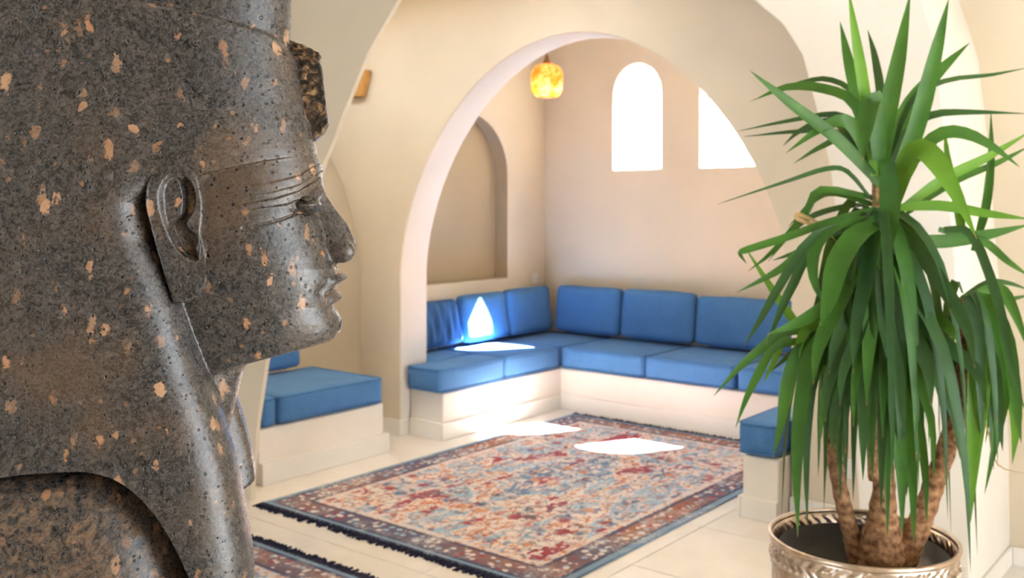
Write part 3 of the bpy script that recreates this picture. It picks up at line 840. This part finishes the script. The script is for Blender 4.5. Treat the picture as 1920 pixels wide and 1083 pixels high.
    # wear: faded pale areas
    wear = m.math('MULTIPLY', m.gray(m.noise(v, 3.3, 5, .7), .46, .72), m.gray(m.noise(v, 70, 3, .7), .38, .60))
    col = m.mix(m.math('MULTIPLY', wear, .8), col, (.70, .66, .66, 1))
    pile = m.noise(v, 300, 2, .7)
    col = m.mix(m.math('MULTIPLY', m.gray(pile, .3, .7), .2), col, m.mix(.6, col, (.02, .02, .03, 1)))
    m.set(color=col, rough=.95, spec=.15, sheen=.15)
    m.bump(m.math('ADD', pile, m.math('MULTIPLY', blob, .4)), .4, .004)
    return m.m
fm = NT('navy_yarn'); fm.set(color=(.022, .022, .045, 1), rough=.95, spec=.1); M['yarn'] = fm.m
def rug(u0, u1, v0, v1, label, seed):
    e = empty('area_rug', ((u0+u1)/2, (v0+v1)/2, 0.001)); tag(e, label, 'rug')
    hx, hy = (u1-u0)/2, (v1-v0)/2
    obj('pile', box_bm(-hx, hx, -hy, hy, 0, .009, .003, 2), m_rug('distressed_rug_%d' % int(seed), hx, hy, seed), e)
    for s_ in (-1, 1):
        rnd = random.Random(int(seed) * 7 + s_)
        vs_, fs_ = [], []
        n = int((u1-u0) / .008)
        for i in range(n):
            x = -hx + (i + .5) * (2*hx) / n; L = rnd.uniform(.022, .055) if rnd.random() > .12 else .02; dx = rnd.uniform(-.012, .012); w = .0042
            y0, y1 = s_ * (hy - .012), s_ * (hy + L); k_ = len(vs_); zt = rnd.uniform(.005, .010)
            vs_ += [(x-w, y0, .002), (x+w, y0, .002), (x+w, y0, .0095), (x-w, y0, .0095), (x+dx-w*.6, y1, .0005), (x+dx+w*.6, y1, .0005), (x+dx+w*.6, y1, zt), (x+dx-w*.6, y1, zt)]
            fs_ += [tuple(k_ + q for q in f) for f in ((0,3,2,1),(4,5,6,7),(0,1,5,4),(1,2,6,5),(2,3,7,6),(3,0,4,7))]
        o = obj('fringe', mesh_of(vs_, fs_), M['yarn'], e); o['kind'] = 'stuff'
    return e
rug(-3.955, -2.20, 2.945, 5.575, 'red, blue and cream distressed oriental rug in front of the alcove bench', 1.0)
rug(-3.80, -2.10, 0.10, 2.60, 'second patterned rug with dark fringe, only its far corner showing beside the bust', 5.0)

# ------------------------------------------------------------------ pendant lamp
def m_amber():
    m = NT('amber_glass'); v = m.coord('Object')
    n = m.noise(v, 16, 4, .6, 1.5)
    c = m.ramp(n, [(.34, (.95, .42, .09)), (.5, (1.0, .64, .28)), (.64, (1.0, .90, .76))])
    tl = m.n('ShaderNodeBsdfTranslucent'); m.link(c, tl.inputs[0])
    tp = m.n('ShaderNodeBsdfTransparent'); m.link(c, tp.inputs[0])
    gl_ = m.n('ShaderNodeBsdfGlossy'); gl_.inputs['Roughness'].default_value = .08
    m1 = m.n('ShaderNodeMixShader'); m1.inputs[0].default_value = .35; m.link(tl.outputs[0], m1.inputs[1]); m.link(tp.outputs[0], m1.inputs[2])
    m2 = m.n('ShaderNodeMixShader'); m2.inputs[0].default_value = .07; m.link(m1.outputs[0], m2.inputs[1]); m.link(gl_.outputs[0], m2.inputs[2])
    m.link(m2.outputs[0], m.t.nodes['Material Output'].inputs['Surface'])
    return m.m
br = NT('aged_brass'); br.set(color=(.30, .17, .07, 1), rough=.4, metal=.9); M['brass'] = br.m
bl = NT('lamp_bulb_glow'); bl.set(color=(1, .9, .7, 1), ecol=(1, .80, .48, 1), estr=1.2); M['bulb'] = bl.m
lp = empty('pendant_lamp', (-3.90, 5.20, 2.18)); tag(lp, 'lit amber glass pendant lamp hanging inside the alcove arch', 'lamp')
prof = [(.068, 0), (.086, .012), (.103, .045), (.108, .09), (.108, .135), (.101, .175), (.078, .205), (.040, .220), (.022, .224),
        (.022, .219), (.038, .215), (.074, .200), (.096, .172), (.103, .135), (.103, .09), (.098, .047), (.082, .017), (.066, .004)]
obj('shade', lathe(prof, 40, True), m_amber(), lp)
obj('cap', lathe([(.0, .222), (.027, .222), (.027, .232), (.016, .25), (.012, .275), (0.0, .275)], 24), M['brass'], lp)
obj('cord', tube([(0, 0, .27), (0, 0, TOP - 2.18 - .02)], .0035, 6), M['brass'], lp)
obj('ceiling_rose', lathe([(0, TOP - 2.181 - .03), (.045, TOP - 2.181 - .025), (.05, TOP - 2.181), (0, TOP - 2.181)], 24), M['brass'], lp)
obj('bulb', lathe([(0, .055), (.018, .06), (.030, .08), (.032, .10), (.024, .125), (.014, .15), (.014, .215), (0, .215)], 20), M['bulb'], lp)
pd = bpy.data.lights.new('pendant_light', 'POINT'); pd.energy = 1.5; pd.color = (1, .70, .36); pd.shadow_soft_size = .03
po = bpy.data.objects.new('pendant_light', pd); COL.objects.link(po); po.parent = lp; po.location = (0, 0, -.012)

# ------------------------------------------------------------------ small wall fittings
wp = NT('white_plastic'); wp.set(color=(.82, .80, .77, 1), rough=.35); M['plastic'] = wp.m
def fitting(name, loc, rz, w, h, label, cat):
    e = empty(name, loc, rz); tag(e, label, cat)
    obj('plate', box_bm(-w/2, w/2, -.009, 0, -h/2, h/2, .003), M['plastic'], e)
    r_ = obj('rocker' if cat == 'switch' else 'socket_face', box_bm(-w*.28, w*.28, -.014, -.009, -h*.28, h*.28, .002), M['plastic'], e)
    return e
fitting('wall_switch', (LW + .001, 6.26, .872), math.pi / 2, .082, .082, 'small white switch on the alcove wall above the corner cushions', 'switch')
fitting('wall_socket', (-1.60, AW0 - .001, .275), 0, .085, .085, 'white socket low on the wall behind the plant stems', 'socket')
wd = NT('honey_wood'); wv_ = wd.coord('Object')
wd.set(color=wd.ramp(wd.noise(wd.mapping(wv_, scale=(1, 1, .15)), 60, 3), [(.3, (.42, .20, .05)), (.7, (.62, .34, .10))]), rough=.5); M['wood'] = wd.m
wl_e = empty('wood_block', (-4.80, AW0 - .001, 2.17)); tag(wl_e, 'honey-coloured wooden block high beside the curved vault edge', 'wall light')  # wooden block fixed to the arch wall
bmw = bmesh.new()
pts = [(-.10, 0), (.045, 0), (.085, .12), (.10, .165), (.06, .175), (-.06, .165)]
va = [bmw.verts.new((a, -.002, b_)) for a, b_ in pts]; vb = [bmw.verts.new((a, -.05, b_)) for a, b_ in pts]
bmw.faces.new(va); bmw.faces.new(vb[::-1])
for i in range(6): bmw.faces.new((va[i], va[(i+1) % 6], vb[(i+1) % 6], vb[i]))
bmesh.ops.recalc_face_normals(bmw, faces=bmw.faces); bmesh.ops.bevel(bmw, geom=bmw.edges[:], offset=.006, segments=2, affect='EDGES')
obj('body', bmw, M['wood'], wl_e)
obj('mount', box_bm(-.03, .03, -.003, 0, .04, .13), M['brass'], wl_e)

# ------------------------------------------------------------------ potted yucca
PD = 2.80
base3 = at(1617, 1005, PD); POT_Z = base3.z
plant = empty('potted_yucca', (base3.x, base3.y, 0)); tag(plant, 'tall green yucca in an embossed silvery metal pot at right', 'potted plant')
def rel(p): return Vector((p.x - base3.x, p.y - base3.y, p.z))
def m_metal():
    m = NT('embossed_silver'); v = m.coord('Object')
    s_ = m.n('ShaderNodeSeparateXYZ'); m.link(v, s_.inputs[0])
    ang = m.math('MULTIPLY', m.math('ARCTAN2', s_.outputs[1], s_.outputs[0]), .26)
    c = m.n('ShaderNodeCombineXYZ'); m.put(c.inputs[0], ang); m.put(c.inputs[1], s_.outputs[2])
    p1 = m.voro(c.outputs[0], 42, 'SMOOTH_F1'); p2 = m.math('SINE', m.math('ADD', m.math('MULTIPLY', ang, 190), m.math('MULTIPLY', m.math('SINE', m.math('MULTIPLY', s_.outputs[2], 110)), 2.2)))
    band = m.math('GREATER_THAN', m.math('SINE', m.math('MULTIPLY', s_.outputs[2], 70)), -.3)
    h = m.math('MULTIPLY', band, m.math('ADD', m.math('MULTIPLY', p1, -1.2), m.math('MULTIPLY', p2, .35)))
    n = m.noise(v, 30, 4)
    m.set(color=m.ramp(n, [(.35, (.50, .40, .31)), (.65, (.70, .60, .52))]), metal=1.0, rough=m.math('ADD', .22, m.math('MULTIPLY', n, .2)))
    m.bump(h, .8, .006)
    return m.m
M['silver'] = m_metal()
pr, ph_ = 170 / F_PX * PD, POT_Z
pot = obj('pot', lathe([(0, .001), (pr*.82, .001), (pr*.86, .02), (pr*.90, .06), (pr*.955, ph_*.35), (pr*.975, ph_*.62), (pr*.96, ph_*.86), (pr*.965, ph_-.035), (pr*.985, ph_-.02), (pr*.985, ph_-.006),
                  (pr*.965, ph_-.006), (pr*.945, ph_-.03), (pr*.945, ph_*.6), (pr*.93, ph_*.3), (0, ph_*.3)], 72), M['silver'], plant)
obj('rim', lathe([(pr*.962, ph_-.012), (pr*1.0, ph_-.010), (pr*1.008, ph_-.003), (pr*1.0, ph_+.003), (pr*.97, ph_+.003), (pr*.962, ph_-.003)], 72, True), M['silver'], pot)
bd = bmesh.new()
for k in range(46):
    a = 2*math.pi*k/64
    mt = Matrix.Translation((pr*.985*math.cos(a), pr*.985*math.sin(a), ph_*.885)) @ Matrix.Rotation(a, 4, 'Z')
    bmesh.ops.create_icosphere(bd, subdivisions=1, radius=.009, matrix=mt @ Matrix.Diagonal((.6, 1.1, .8, 1)))
for f in bd.faces: f.smooth = True
o = obj('bead_band', bd, M['silver'], pot); o['kind'] = 'stuff'
for zf in (.93, .84, .60):
    obj('relief_ring', lathe([(pr*(.955+.01*(zf < .7)), ph_*zf-.008), (pr*(.985+.006*(zf < .7)), ph_*zf), (pr*(.955+.01*(zf < .7)), ph_*zf+.008)], 72), M['silver'], pot)
ln = NT('dark_liner'); ln.set(color=(.012, .012, .016, 1), rough=.35); M['liner'] = ln.m
obj('liner', lathe([(pr*.90, ph_-.04), (pr*.885, ph_-.036), (pr*.84, ph_*.5), (pr*.83, ph_*.4), (pr*.85, ph_*.4), (pr*.90, ph_*.5)], 48, True), M['liner'], plant)
so = NT('dark_soil'); sv = so.coord('Object'); so.set(color=so.ramp(so.noise(sv, 60, 4), [(.3, (.008, .007, .008)), (.7, (.035, .03, .028))]), rough=.8); so.bump(so.noise(sv, 45, 4), .8, .02); M['soil'] = so.m
obj('soil', lathe([(0, ph_*.63), (pr*.3, ph_*.64), (pr*.6, ph_*.625), (pr*.875, ph_*.62), (pr*.86, ph_*.45), (0, ph_*.45)], 40), M['soil'], plant)

def m_bark():
    m = NT('yucca_bark'); v = m.coord('Object'); s_ = m.n('ShaderNodeSeparateXYZ'); m.link(v, s_.inputs[0])
    n = m.noise(v, 30, 4, .6)
    w = m.math('SINE', m.math('ADD', m.math('MULTIPLY', s_.outputs[2], 210), m.math('MULTIPLY', n, 9)))
    c = m.ramp(m.math('ADD', m.math('MULTIPLY', w, .05), m.math('MULTIPLY', m.noise(v, 55, 3), .9)), [(.25, (.10, .045, .02)), (.45, (.28, .14, .065)), (.62, (.42, .24, .12)), (.8, (.62, .47, .33))])
    m.set(color=c, rough=.8, spec=.3); m.bump(m.math('ADD', m.math('MULTIPLY', w, .12), n), .6, .008)
    return m.m
M['bark'] = m_bark()
def trunk(pts, rads, d0, d1):
    n = len(pts); P = []
    for i, (x, y) in enumerate(pts): P.append(rel(at(x, y, d0 + (d1 - d0) * i / (n - 1))))
    # resample
    out, rr_ = [], []
    for i in range(n - 1):
        for k in range(6):
            t = k / 6; out.append(P[i].lerp(P[i+1], t)); rr_.append((rads[i] + (rads[i+1] - rads[i]) * t) / F_PX * PD * (1 + .06 * math.sin(i * 9 + k * 2.1)))
    out.append(P[-1]); rr_.append(rads[-1] / F_PX * PD)
    # soften
    for _ in range(2):
        out = [out[0]] + [(out[j-1] + out[j] * 2 + out[j+1]) / 4 for j in range(1, len(out) - 1)] + [out[-1]]
    return obj('trunk', tube(out, rr_, 12), M['bark'], plant)
trunk([(1652, 1075), (1653, 1020), (1655, 960), (1660, 880), (1652, 780), (1645, 650), (1645, 500), (1645, 330)], [46, 40, 26, 17, 14, 13, 12, 9], 2.79, 2.80)
trunk([(1638, 900), (1636, 840), (1638, 760), (1640, 650), (1650, 540)], [9, 10, 9, 9, 8], 2.77, 2.77)
trunk([(1612, 1065), (1598, 1010), (1580, 940), (1566, 870), (1557, 790), (1560, 700), (1566, 610)], [19, 17, 15, 14, 14, 12, 8], 2.83, 2.86)
trunk([(1680, 1075), (1705, 1020), (1733, 960), (1757, 890), (1785, 810), (1806, 740), (1812, 640), (1800, 560)], [28, 26, 21, 19, 19, 18, 15, 9], 2.82, 2.78)

def m_leaf(name, c, c2):
    m = NT(name); v = m.coord('Object'); rnd_ = m.n('ShaderNodeObjectInfo').outputs['Random']
    n = m.noise(v, 14, 3); col = m.mix(m.math('MULTIPLY', m.math('ADD', rnd_, m.gray(n, .3, .7)), .5), c, c2)
    uvn = m.n('ShaderNodeUVMap'); s_ = m.n('ShaderNodeSeparateXYZ'); m.link(uvn.outputs[0], s_.inputs[0])
    st = m.math('SINE', m.math('MULTIPLY', s_.outputs[0], 60))
    col = m.mix(m.math('MULTIPLY', m.gray(st, .2, 1.0), .12), col, (.20, .34, .10, 1))
    tip = m.gray(s_.outputs[1], .965, 1.0)
    col = m.mix(tip, col, (.30, .16, .06, 1))
    m.set(color=col, rough=.42, spec=.32)
    tl = m.n('ShaderNodeBsdfTranslucent'); m.link(m.mix(.5, col, (.25, .45, .05, 1)), tl.inputs[0])
    mx_ = m.n('ShaderNodeMixShader'); mx_.inputs[0].default_value = .18
    m.link(m.bsdf.outputs[0], mx_.inputs[1]); m.link(tl.outputs[0], mx_.inputs[2]); m.link(mx_.outputs[0], m.t.nodes['Material Output'].inputs['Surface'])
    m.bump(st, .15, .001)
    return m.m
M['leaf'] = m_leaf('yucca_leaf', (.017, .085, .007, 1), (.040, .15, .014, 1))
M['leaf_bright'] = m_leaf('young_yucca_leaf', (.07, .20, .010, 1), (.125, .29, .020, 1))
M['leaf_dark'] = m_leaf('old_yucca_leaf', (.009, .046, .013, 1), (.022, .085, .022, 1))
M['leaf_dry'] = m_leaf('dry_yucca_leaf', (.45, .27, .12, 1), (.55, .36, .18, 1))

def catmull(P, n):
    P = [P[0] * 2 - P[1]] + P + [P[-1] * 2 - P[-2]]; out = []
    segs = len(P) - 3
    for i in range(n + 1):
        t = i / n * segs; k_ = min(int(t), segs - 1); t -= k_
        p0, p1, p2, p3 = P[k_:k_+4]
        out.append(.5 * ((2*p1) + (p2-p0)*t + (2*p0-5*p1+4*p2-p3)*t*t + (-p0+3*p1-3*p2+p3)*t**3))
    return out
lr = random.Random(11)
def leaf3(P, width, mat, roll=0.0, fold=.28, n=12, nrm=None):
    """strap leaf along 3D points P (plant coords), width in metres; the two halves meet in a shallow V"""
    C = catmull(P, n); vs_, fs_, uv = [], [], []
    camdir = Vector((-base3.x, -base3.y, CAM_H - 1.2)).normalized()
    for i, c in enumerate(C):
        t = i / n
        T_ = (C[min(i+1, n)] - C[max(i-1, 0)]).normalized()
        N = (nrm or camdir).copy()
        S_ = T_.cross(N)
        if S_.length < .25: S_ = S_ + T_.cross(Vector((0, 0, 1))) * .5
        S_.normalize(); N2 = S_.cross(T_).normalized()
        q = Matrix.Rotation(roll + .25 * math.sin(t * 3 + roll * 5), 3, T_); S_ = q @ S_; N2 = q @ N2
        w = width * .5 * (min(1, .62 + 1.5 * t)) * (1 - max(0, (t - .45) / .55) ** 1.7)
        w = max(w, .0006)
        vs_ += [c - S_ * w, c - N2 * w * fold, c + S_ * w]
    for i in range(n):
        a = 3 * i
        fs_ += [(a, a+1, a+4, a+3), (a+1, a+2, a+5, a+4)]
    me = mesh_of(vs_, fs_, 'leaf')
    me.polygons.foreach_set('use_smooth', [True] * len(me.polygons))
    ul = me.uv_layers.new(name='UVMap')
    for l in me.loops:
        k_ = l.vertex_index; ul.data[l.index].uv = ((k_ % 3) / 2, (k_ // 3) / n)
    return obj('leaf', me, M[mat], plant)
def leaf(pts, w, mat='leaf', d0=0.0, d1=None, roll=None):
    if d1 is None: d1 = lr.uniform(-.22, .22)
    m_ = len(pts)
    P = [rel(at(x, y, PD + d0 + (d1 - d0) * (i / (m_ - 1)) ** 1.2)) for i, (x, y) in enumerate(pts)]
    return leaf3(P, w / F_PX * PD, mat, lr.uniform(-.35, .35) if roll is None else roll)

TR = [
 # upright crown
 ([(1652, 380), (1658, 250), (1685, 110), (1707, -14)], 34, 'leaf', -.02, .02),
 ([(1640, 330), (1622, 180), (1606, 80), (1590, -24)], 22, 'leaf_bright', -.04, -.08),
 ([(1636, 330), (1608, 190), (1590, 110), (1575, 40)], 24, 'leaf', 0, .12),
 ([(1652, 330), (1652, 190), (1641, 110), (1627, 56)], 17, 'leaf_dark', .02, .16),
 ([(1668, 360), (1715, 250), (1752, 110), (1779, -4)], 32, 'leaf', -.02, -.1),
 ([(1660, 340), (1695, 215), (1755, 140), (1818, 80)], 30, 'leaf', .02, .2),
 ([(1660, 330), (1705, 195), (1770, 152), (1860, 140), (1926, 127)], 11, 'leaf_dark', .03, .25),
 ([(1655, 350), (1575, 265), (1485, 195), (1404, 131)], 24, 'leaf', -.03, -.18),
 ([(1640, 330), (1606, 200), (1545, 166), (1475, 163), (1415, 187)], 22, 'leaf', .0, .1),
 ([(1640, 320), (1610, 190), (1560, 150), (1500, 155), (1406, 190)], 13, 'leaf_dark', .05, .2),
 ([(1645, 330), (1600, 240), (1565, 214), (1480, 226), (1383, 246)], 12, 'leaf_dark', .0, .16),
 ([(1645, 340), (1615, 260), (1585, 226), (1540, 240), (1473, 287)], 26, 'leaf', -.03, -.1),
 ([(1640, 340), (1575, 250), (1500, 246), (1394, 256)], 11, 'leaf_dark', .02, .2),
 ([(1640, 345), (1590, 262), (1545, 272), (1488, 306)], 15, 'leaf', .04, .16),
 ([(1648, 300), (1642, 196), (1632, 190), (1624, 240), (1618, 300)], 38, 'leaf', -.05, -.2),
 ([(1650, 330), (1580, 240), (1545, 228), (1500, 245), (1468, 273)], 15, 'leaf_dark', .05, .2),
 ([(1635, 375), (1590, 322), (1550, 316), (1480, 338), (1344, 383)], 11, 'leaf_dark', .0, -.15),
 ([(1640, 385), (1570, 362), (1530, 372), (1478, 425)], 15, 'leaf', .0, .15),
 ([(1665, 305), (1668, 360), (1668, 420), (1660, 500)], 38, 'leaf', -.10, -.14),
 ([(1660, 360), (1695, 255), (1745, 216), (1820, 210), (1926, 213)], 15, 'leaf_dark', .02, -.1),
 ([(1670, 380), (1720, 290), (1765, 250), (1812, 250), (1862, 275), (1912, 313)], 26, 'leaf', .0, -.05),
 ([(1668, 400), (1702, 300), (1735, 282), (1780, 340), (1832, 448)], 46, 'leaf_bright', -.05, -.25),
 ([(1680, 400), (1770, 335), (1850, 295), (1934, 245)], 20, 'leaf_bright', .0, .1),
 ([(1700, 400), (1790, 340), (1870, 305), (1934, 272)], 15, 'leaf', .05, .25),
 ([(1825, 470), (1848, 390), (1858, 300), (1858, 208)], 17, 'leaf', .12, .16),
 ([(1800, 440), (1788, 350), (1776, 290), (1771, 236)], 14, 'leaf_bright', .14, .2),
 ([(1808, 450), (1800, 370), (1782, 320), (1778, 270)], 12, 'leaf_bright', .15, .2),
 ([(1670, 390), (1760, 385), (1850, 400), (1934, 411)], 19, 'leaf_bright', -.03, -.1),
 ([(1680, 450), (1770, 452), (1850, 440), (1934, 420)], 26, 'leaf', .0, .15),
 ([(1770, 430), (1822, 440), (1870, 560), (1895, 680), (1922, 770)], 18, 'leaf_dark', -.05, -.2),
 ([(1760, 430), (1840, 450), (1890, 490), (1934, 520)], 16, 'leaf', .05, .2),
 # left spreading
 ([(1645, 390), (1565, 412), (1470, 446), (1400, 468), (1388, 476), (1400, 494)], 16, 'leaf', -.02, -.1),
 ([(1645, 372), (1540, 355), (1510, 400), (1450, 470), (1403, 508)], 15, 'leaf', .0, .05),
 ([(1645, 420), (1545, 436), (1470, 500), (1380, 549)], 20, 'leaf', .0, -.1),
 ([(1640, 420), (1530, 440), (1465, 530), (1425, 600), (1396, 648)], 17, 'leaf_dark', -.05, -.2),
 ([(1640, 430), (1540, 440), (1488, 530), (1460, 590), (1438, 646)], 18, 'leaf_dark', -.02, -.12),
 ([(1640, 410), (1570, 420), (1530, 460), (1525, 520), (1548, 578)], 26, 'leaf', -.05, -.15),
 ([(1640, 420), (1605, 440), (1572, 490), (1555, 560), (1538, 610)], 44, 'leaf', -.08, -.2),
 ([(1650, 470), (1590, 540), (1510, 598), (1438, 627)], 28, 'leaf', -.03, -.15),
 ([(1640, 500), (1580, 570), (1520, 630), (1440, 700)], 24, 'leaf_dark', .05, .1),
 ([(1560, 720), (1500, 620), (1450, 545), (1396, 462)], 18, 'leaf_bright', .06, .12),
 ([(1560, 620), (1470, 622), (1430, 650), (1385, 690), (1338, 742)], 18, 'leaf', .05, -.05),
 ([(1560, 640), (1460, 645), (1425, 695), (1400, 745), (1379, 802)], 17, 'leaf', .05, -.03),
 ([(1560, 640), (1500, 655), (1475, 720), (1465, 790), (1450, 856)], 24, 'leaf', .04, -.1),
 ([(1570, 600), (1520, 660), (1500, 770), (1494, 880), (1496, 1006)], 28, 'leaf', -.04, -.22),
 ([(1575, 620), (1530, 700), (1515, 800), (1512, 900), (1514, 985)], 15, 'leaf_dark', .0, -.12),
 ([(1570, 610), (1490, 610), (1450, 680), (1430, 720)], 14, 'leaf_bright', .05, .1),
 ([(1560, 620), (1525, 610), (1500, 640), (1480, 760)], 20, 'leaf_bright', .05, .0),
 ([(1645, 380), (1560, 392), (1500, 420), (1440, 490)], 13, 'leaf_dark', .06, .22),
 ([(1645, 400), (1560, 440), (1500, 470), (1448, 488)], 15, 'leaf', .06, .2),
 ([(1560, 430), (1500, 402), (1495, 410), (1545, 430), (1570, 455)], 9, 'leaf_dry', .0, .02),
 # right cluster
 ([(1800, 580), (1830, 610), (1836, 720), (1826, 840), (1820, 978)], 40, 'leaf_bright', -.05, -.12),
 ([(1800, 570), (1850, 560), (1890, 640), (1905, 760), (1915, 830)], 26, 'leaf', .0, -.1),
 ([(1800, 590), (1860, 600), (1885, 700), (1872, 800), (1846, 926)], 26, 'leaf', .02, .0),
 ([(1810, 560), (1870, 540), (1900, 580), (1930, 660)], 24, 'leaf', .05, .1),
 ([(1800, 600), (1850, 660), (1868, 740), (1880, 845)], 30, 'leaf_dark', -.02, -.1),
 ([(1800, 560), (1850, 530), (1890, 530), (1934, 545)], 12, 'leaf_dark', .08, .2),
 ([(1800, 560), (1860, 570), (1900, 560), (1934, 552)], 12, 'leaf_dark', .1, .25),
 ([(1805, 560), (1860, 590), (1890, 680), (1905, 780), (1898, 870)], 34, 'leaf_bright', .05, .02),
 ([(1800, 600), (1840, 650), (1862, 700), (1848, 830)], 20, 'leaf', .06, .1),
 ([(1810, 740), (1850, 800), (1870, 870), (1934, 890)], 4, 'leaf_dry', .0, .1),
]
for pts, w, mt, d0, d1 in TR: leaf(pts, w, mt, d0, d1)
# front curtain: leaves that arch out of the crown and hang
HANG = [(1538, 830), (1560, 850), (1548, 790), (1585, 850), (1600, 800), (1618, 900), (1636, 905), (1652, 960), (1664, 1012), (1692, 1008), (1713, 1022), (1738, 985), (1752, 900), (1700, 930),
        (1678, 880), (1725, 860), (1770, 800), (1600, 700), (1625, 760), (1780, 700), (1745, 760), (1800, 860), (1790, 640), (1828, 690), (1575, 760), (1655, 820), (1690, 800), (1555, 700), (1845, 760), (1525, 720)]
for i, (tx, ty) in enumerate(HANG):
    bx0, by0 = lr.uniform(1630, 1672), lr.uniform(390, 540)
    mxp = bx0 + (tx - bx0) * lr.uniform(.45, .75); d_ = lr.uniform(-.30, -.10)
    top = by0 + lr.uniform(-10, 60)
    leaf([(bx0, by0), (bx0 + (mxp - bx0) * .55, top + 20), (mxp, top + (ty - top) * .42), (bx0 + (tx - bx0) * .93, top + (ty - top) * .72), (tx, ty)], lr.uniform(21, 33), lr.choice(['leaf', 'leaf_dark', 'leaf_dark', 'leaf_dark', 'leaf']), -.03, d_)
# leaves round the sides and back of the three heads
for i in range(64):
    head = lr.choice([0, 0, 0, 1, 2])
    hx_, hy_, hd = [(1645, lr.uniform(400, 600), 0), (1805, lr.uniform(540, 640), 0), (1564, lr.uniform(590, 660), .05)][head]
    b0 = rel(at(hx_, hy_, PD + hd)); az = lr.uniform(0, 6.283); L = lr.uniform(.45, .72) * (1 if head == 0 else .62)
    o_ = Vector((math.cos(az), math.sin(az), 0)); reach = lr.uniform(.22, .42) * (1 if head == 0 else .7)
    P = [b0, b0 + o_ * reach * .35 * L + Vector((0, 0, .10 * L)), b0 + o_ * reach * .8 * L + Vector((0, 0, -.12 * L)), b0 + o_ * reach * L * 1.05 + Vector((0, 0, -.55 * L)), b0 + o_ * reach * L * 1.12 + Vector((0, 0, -1.0 * L))]
    leaf3(P, lr.uniform(.026, .042), lr.choice(['leaf', 'leaf_dark', 'leaf_dark']), lr.uniform(-.5, .5), nrm=(o_ + Vector((0, 0, .6))).normalized())
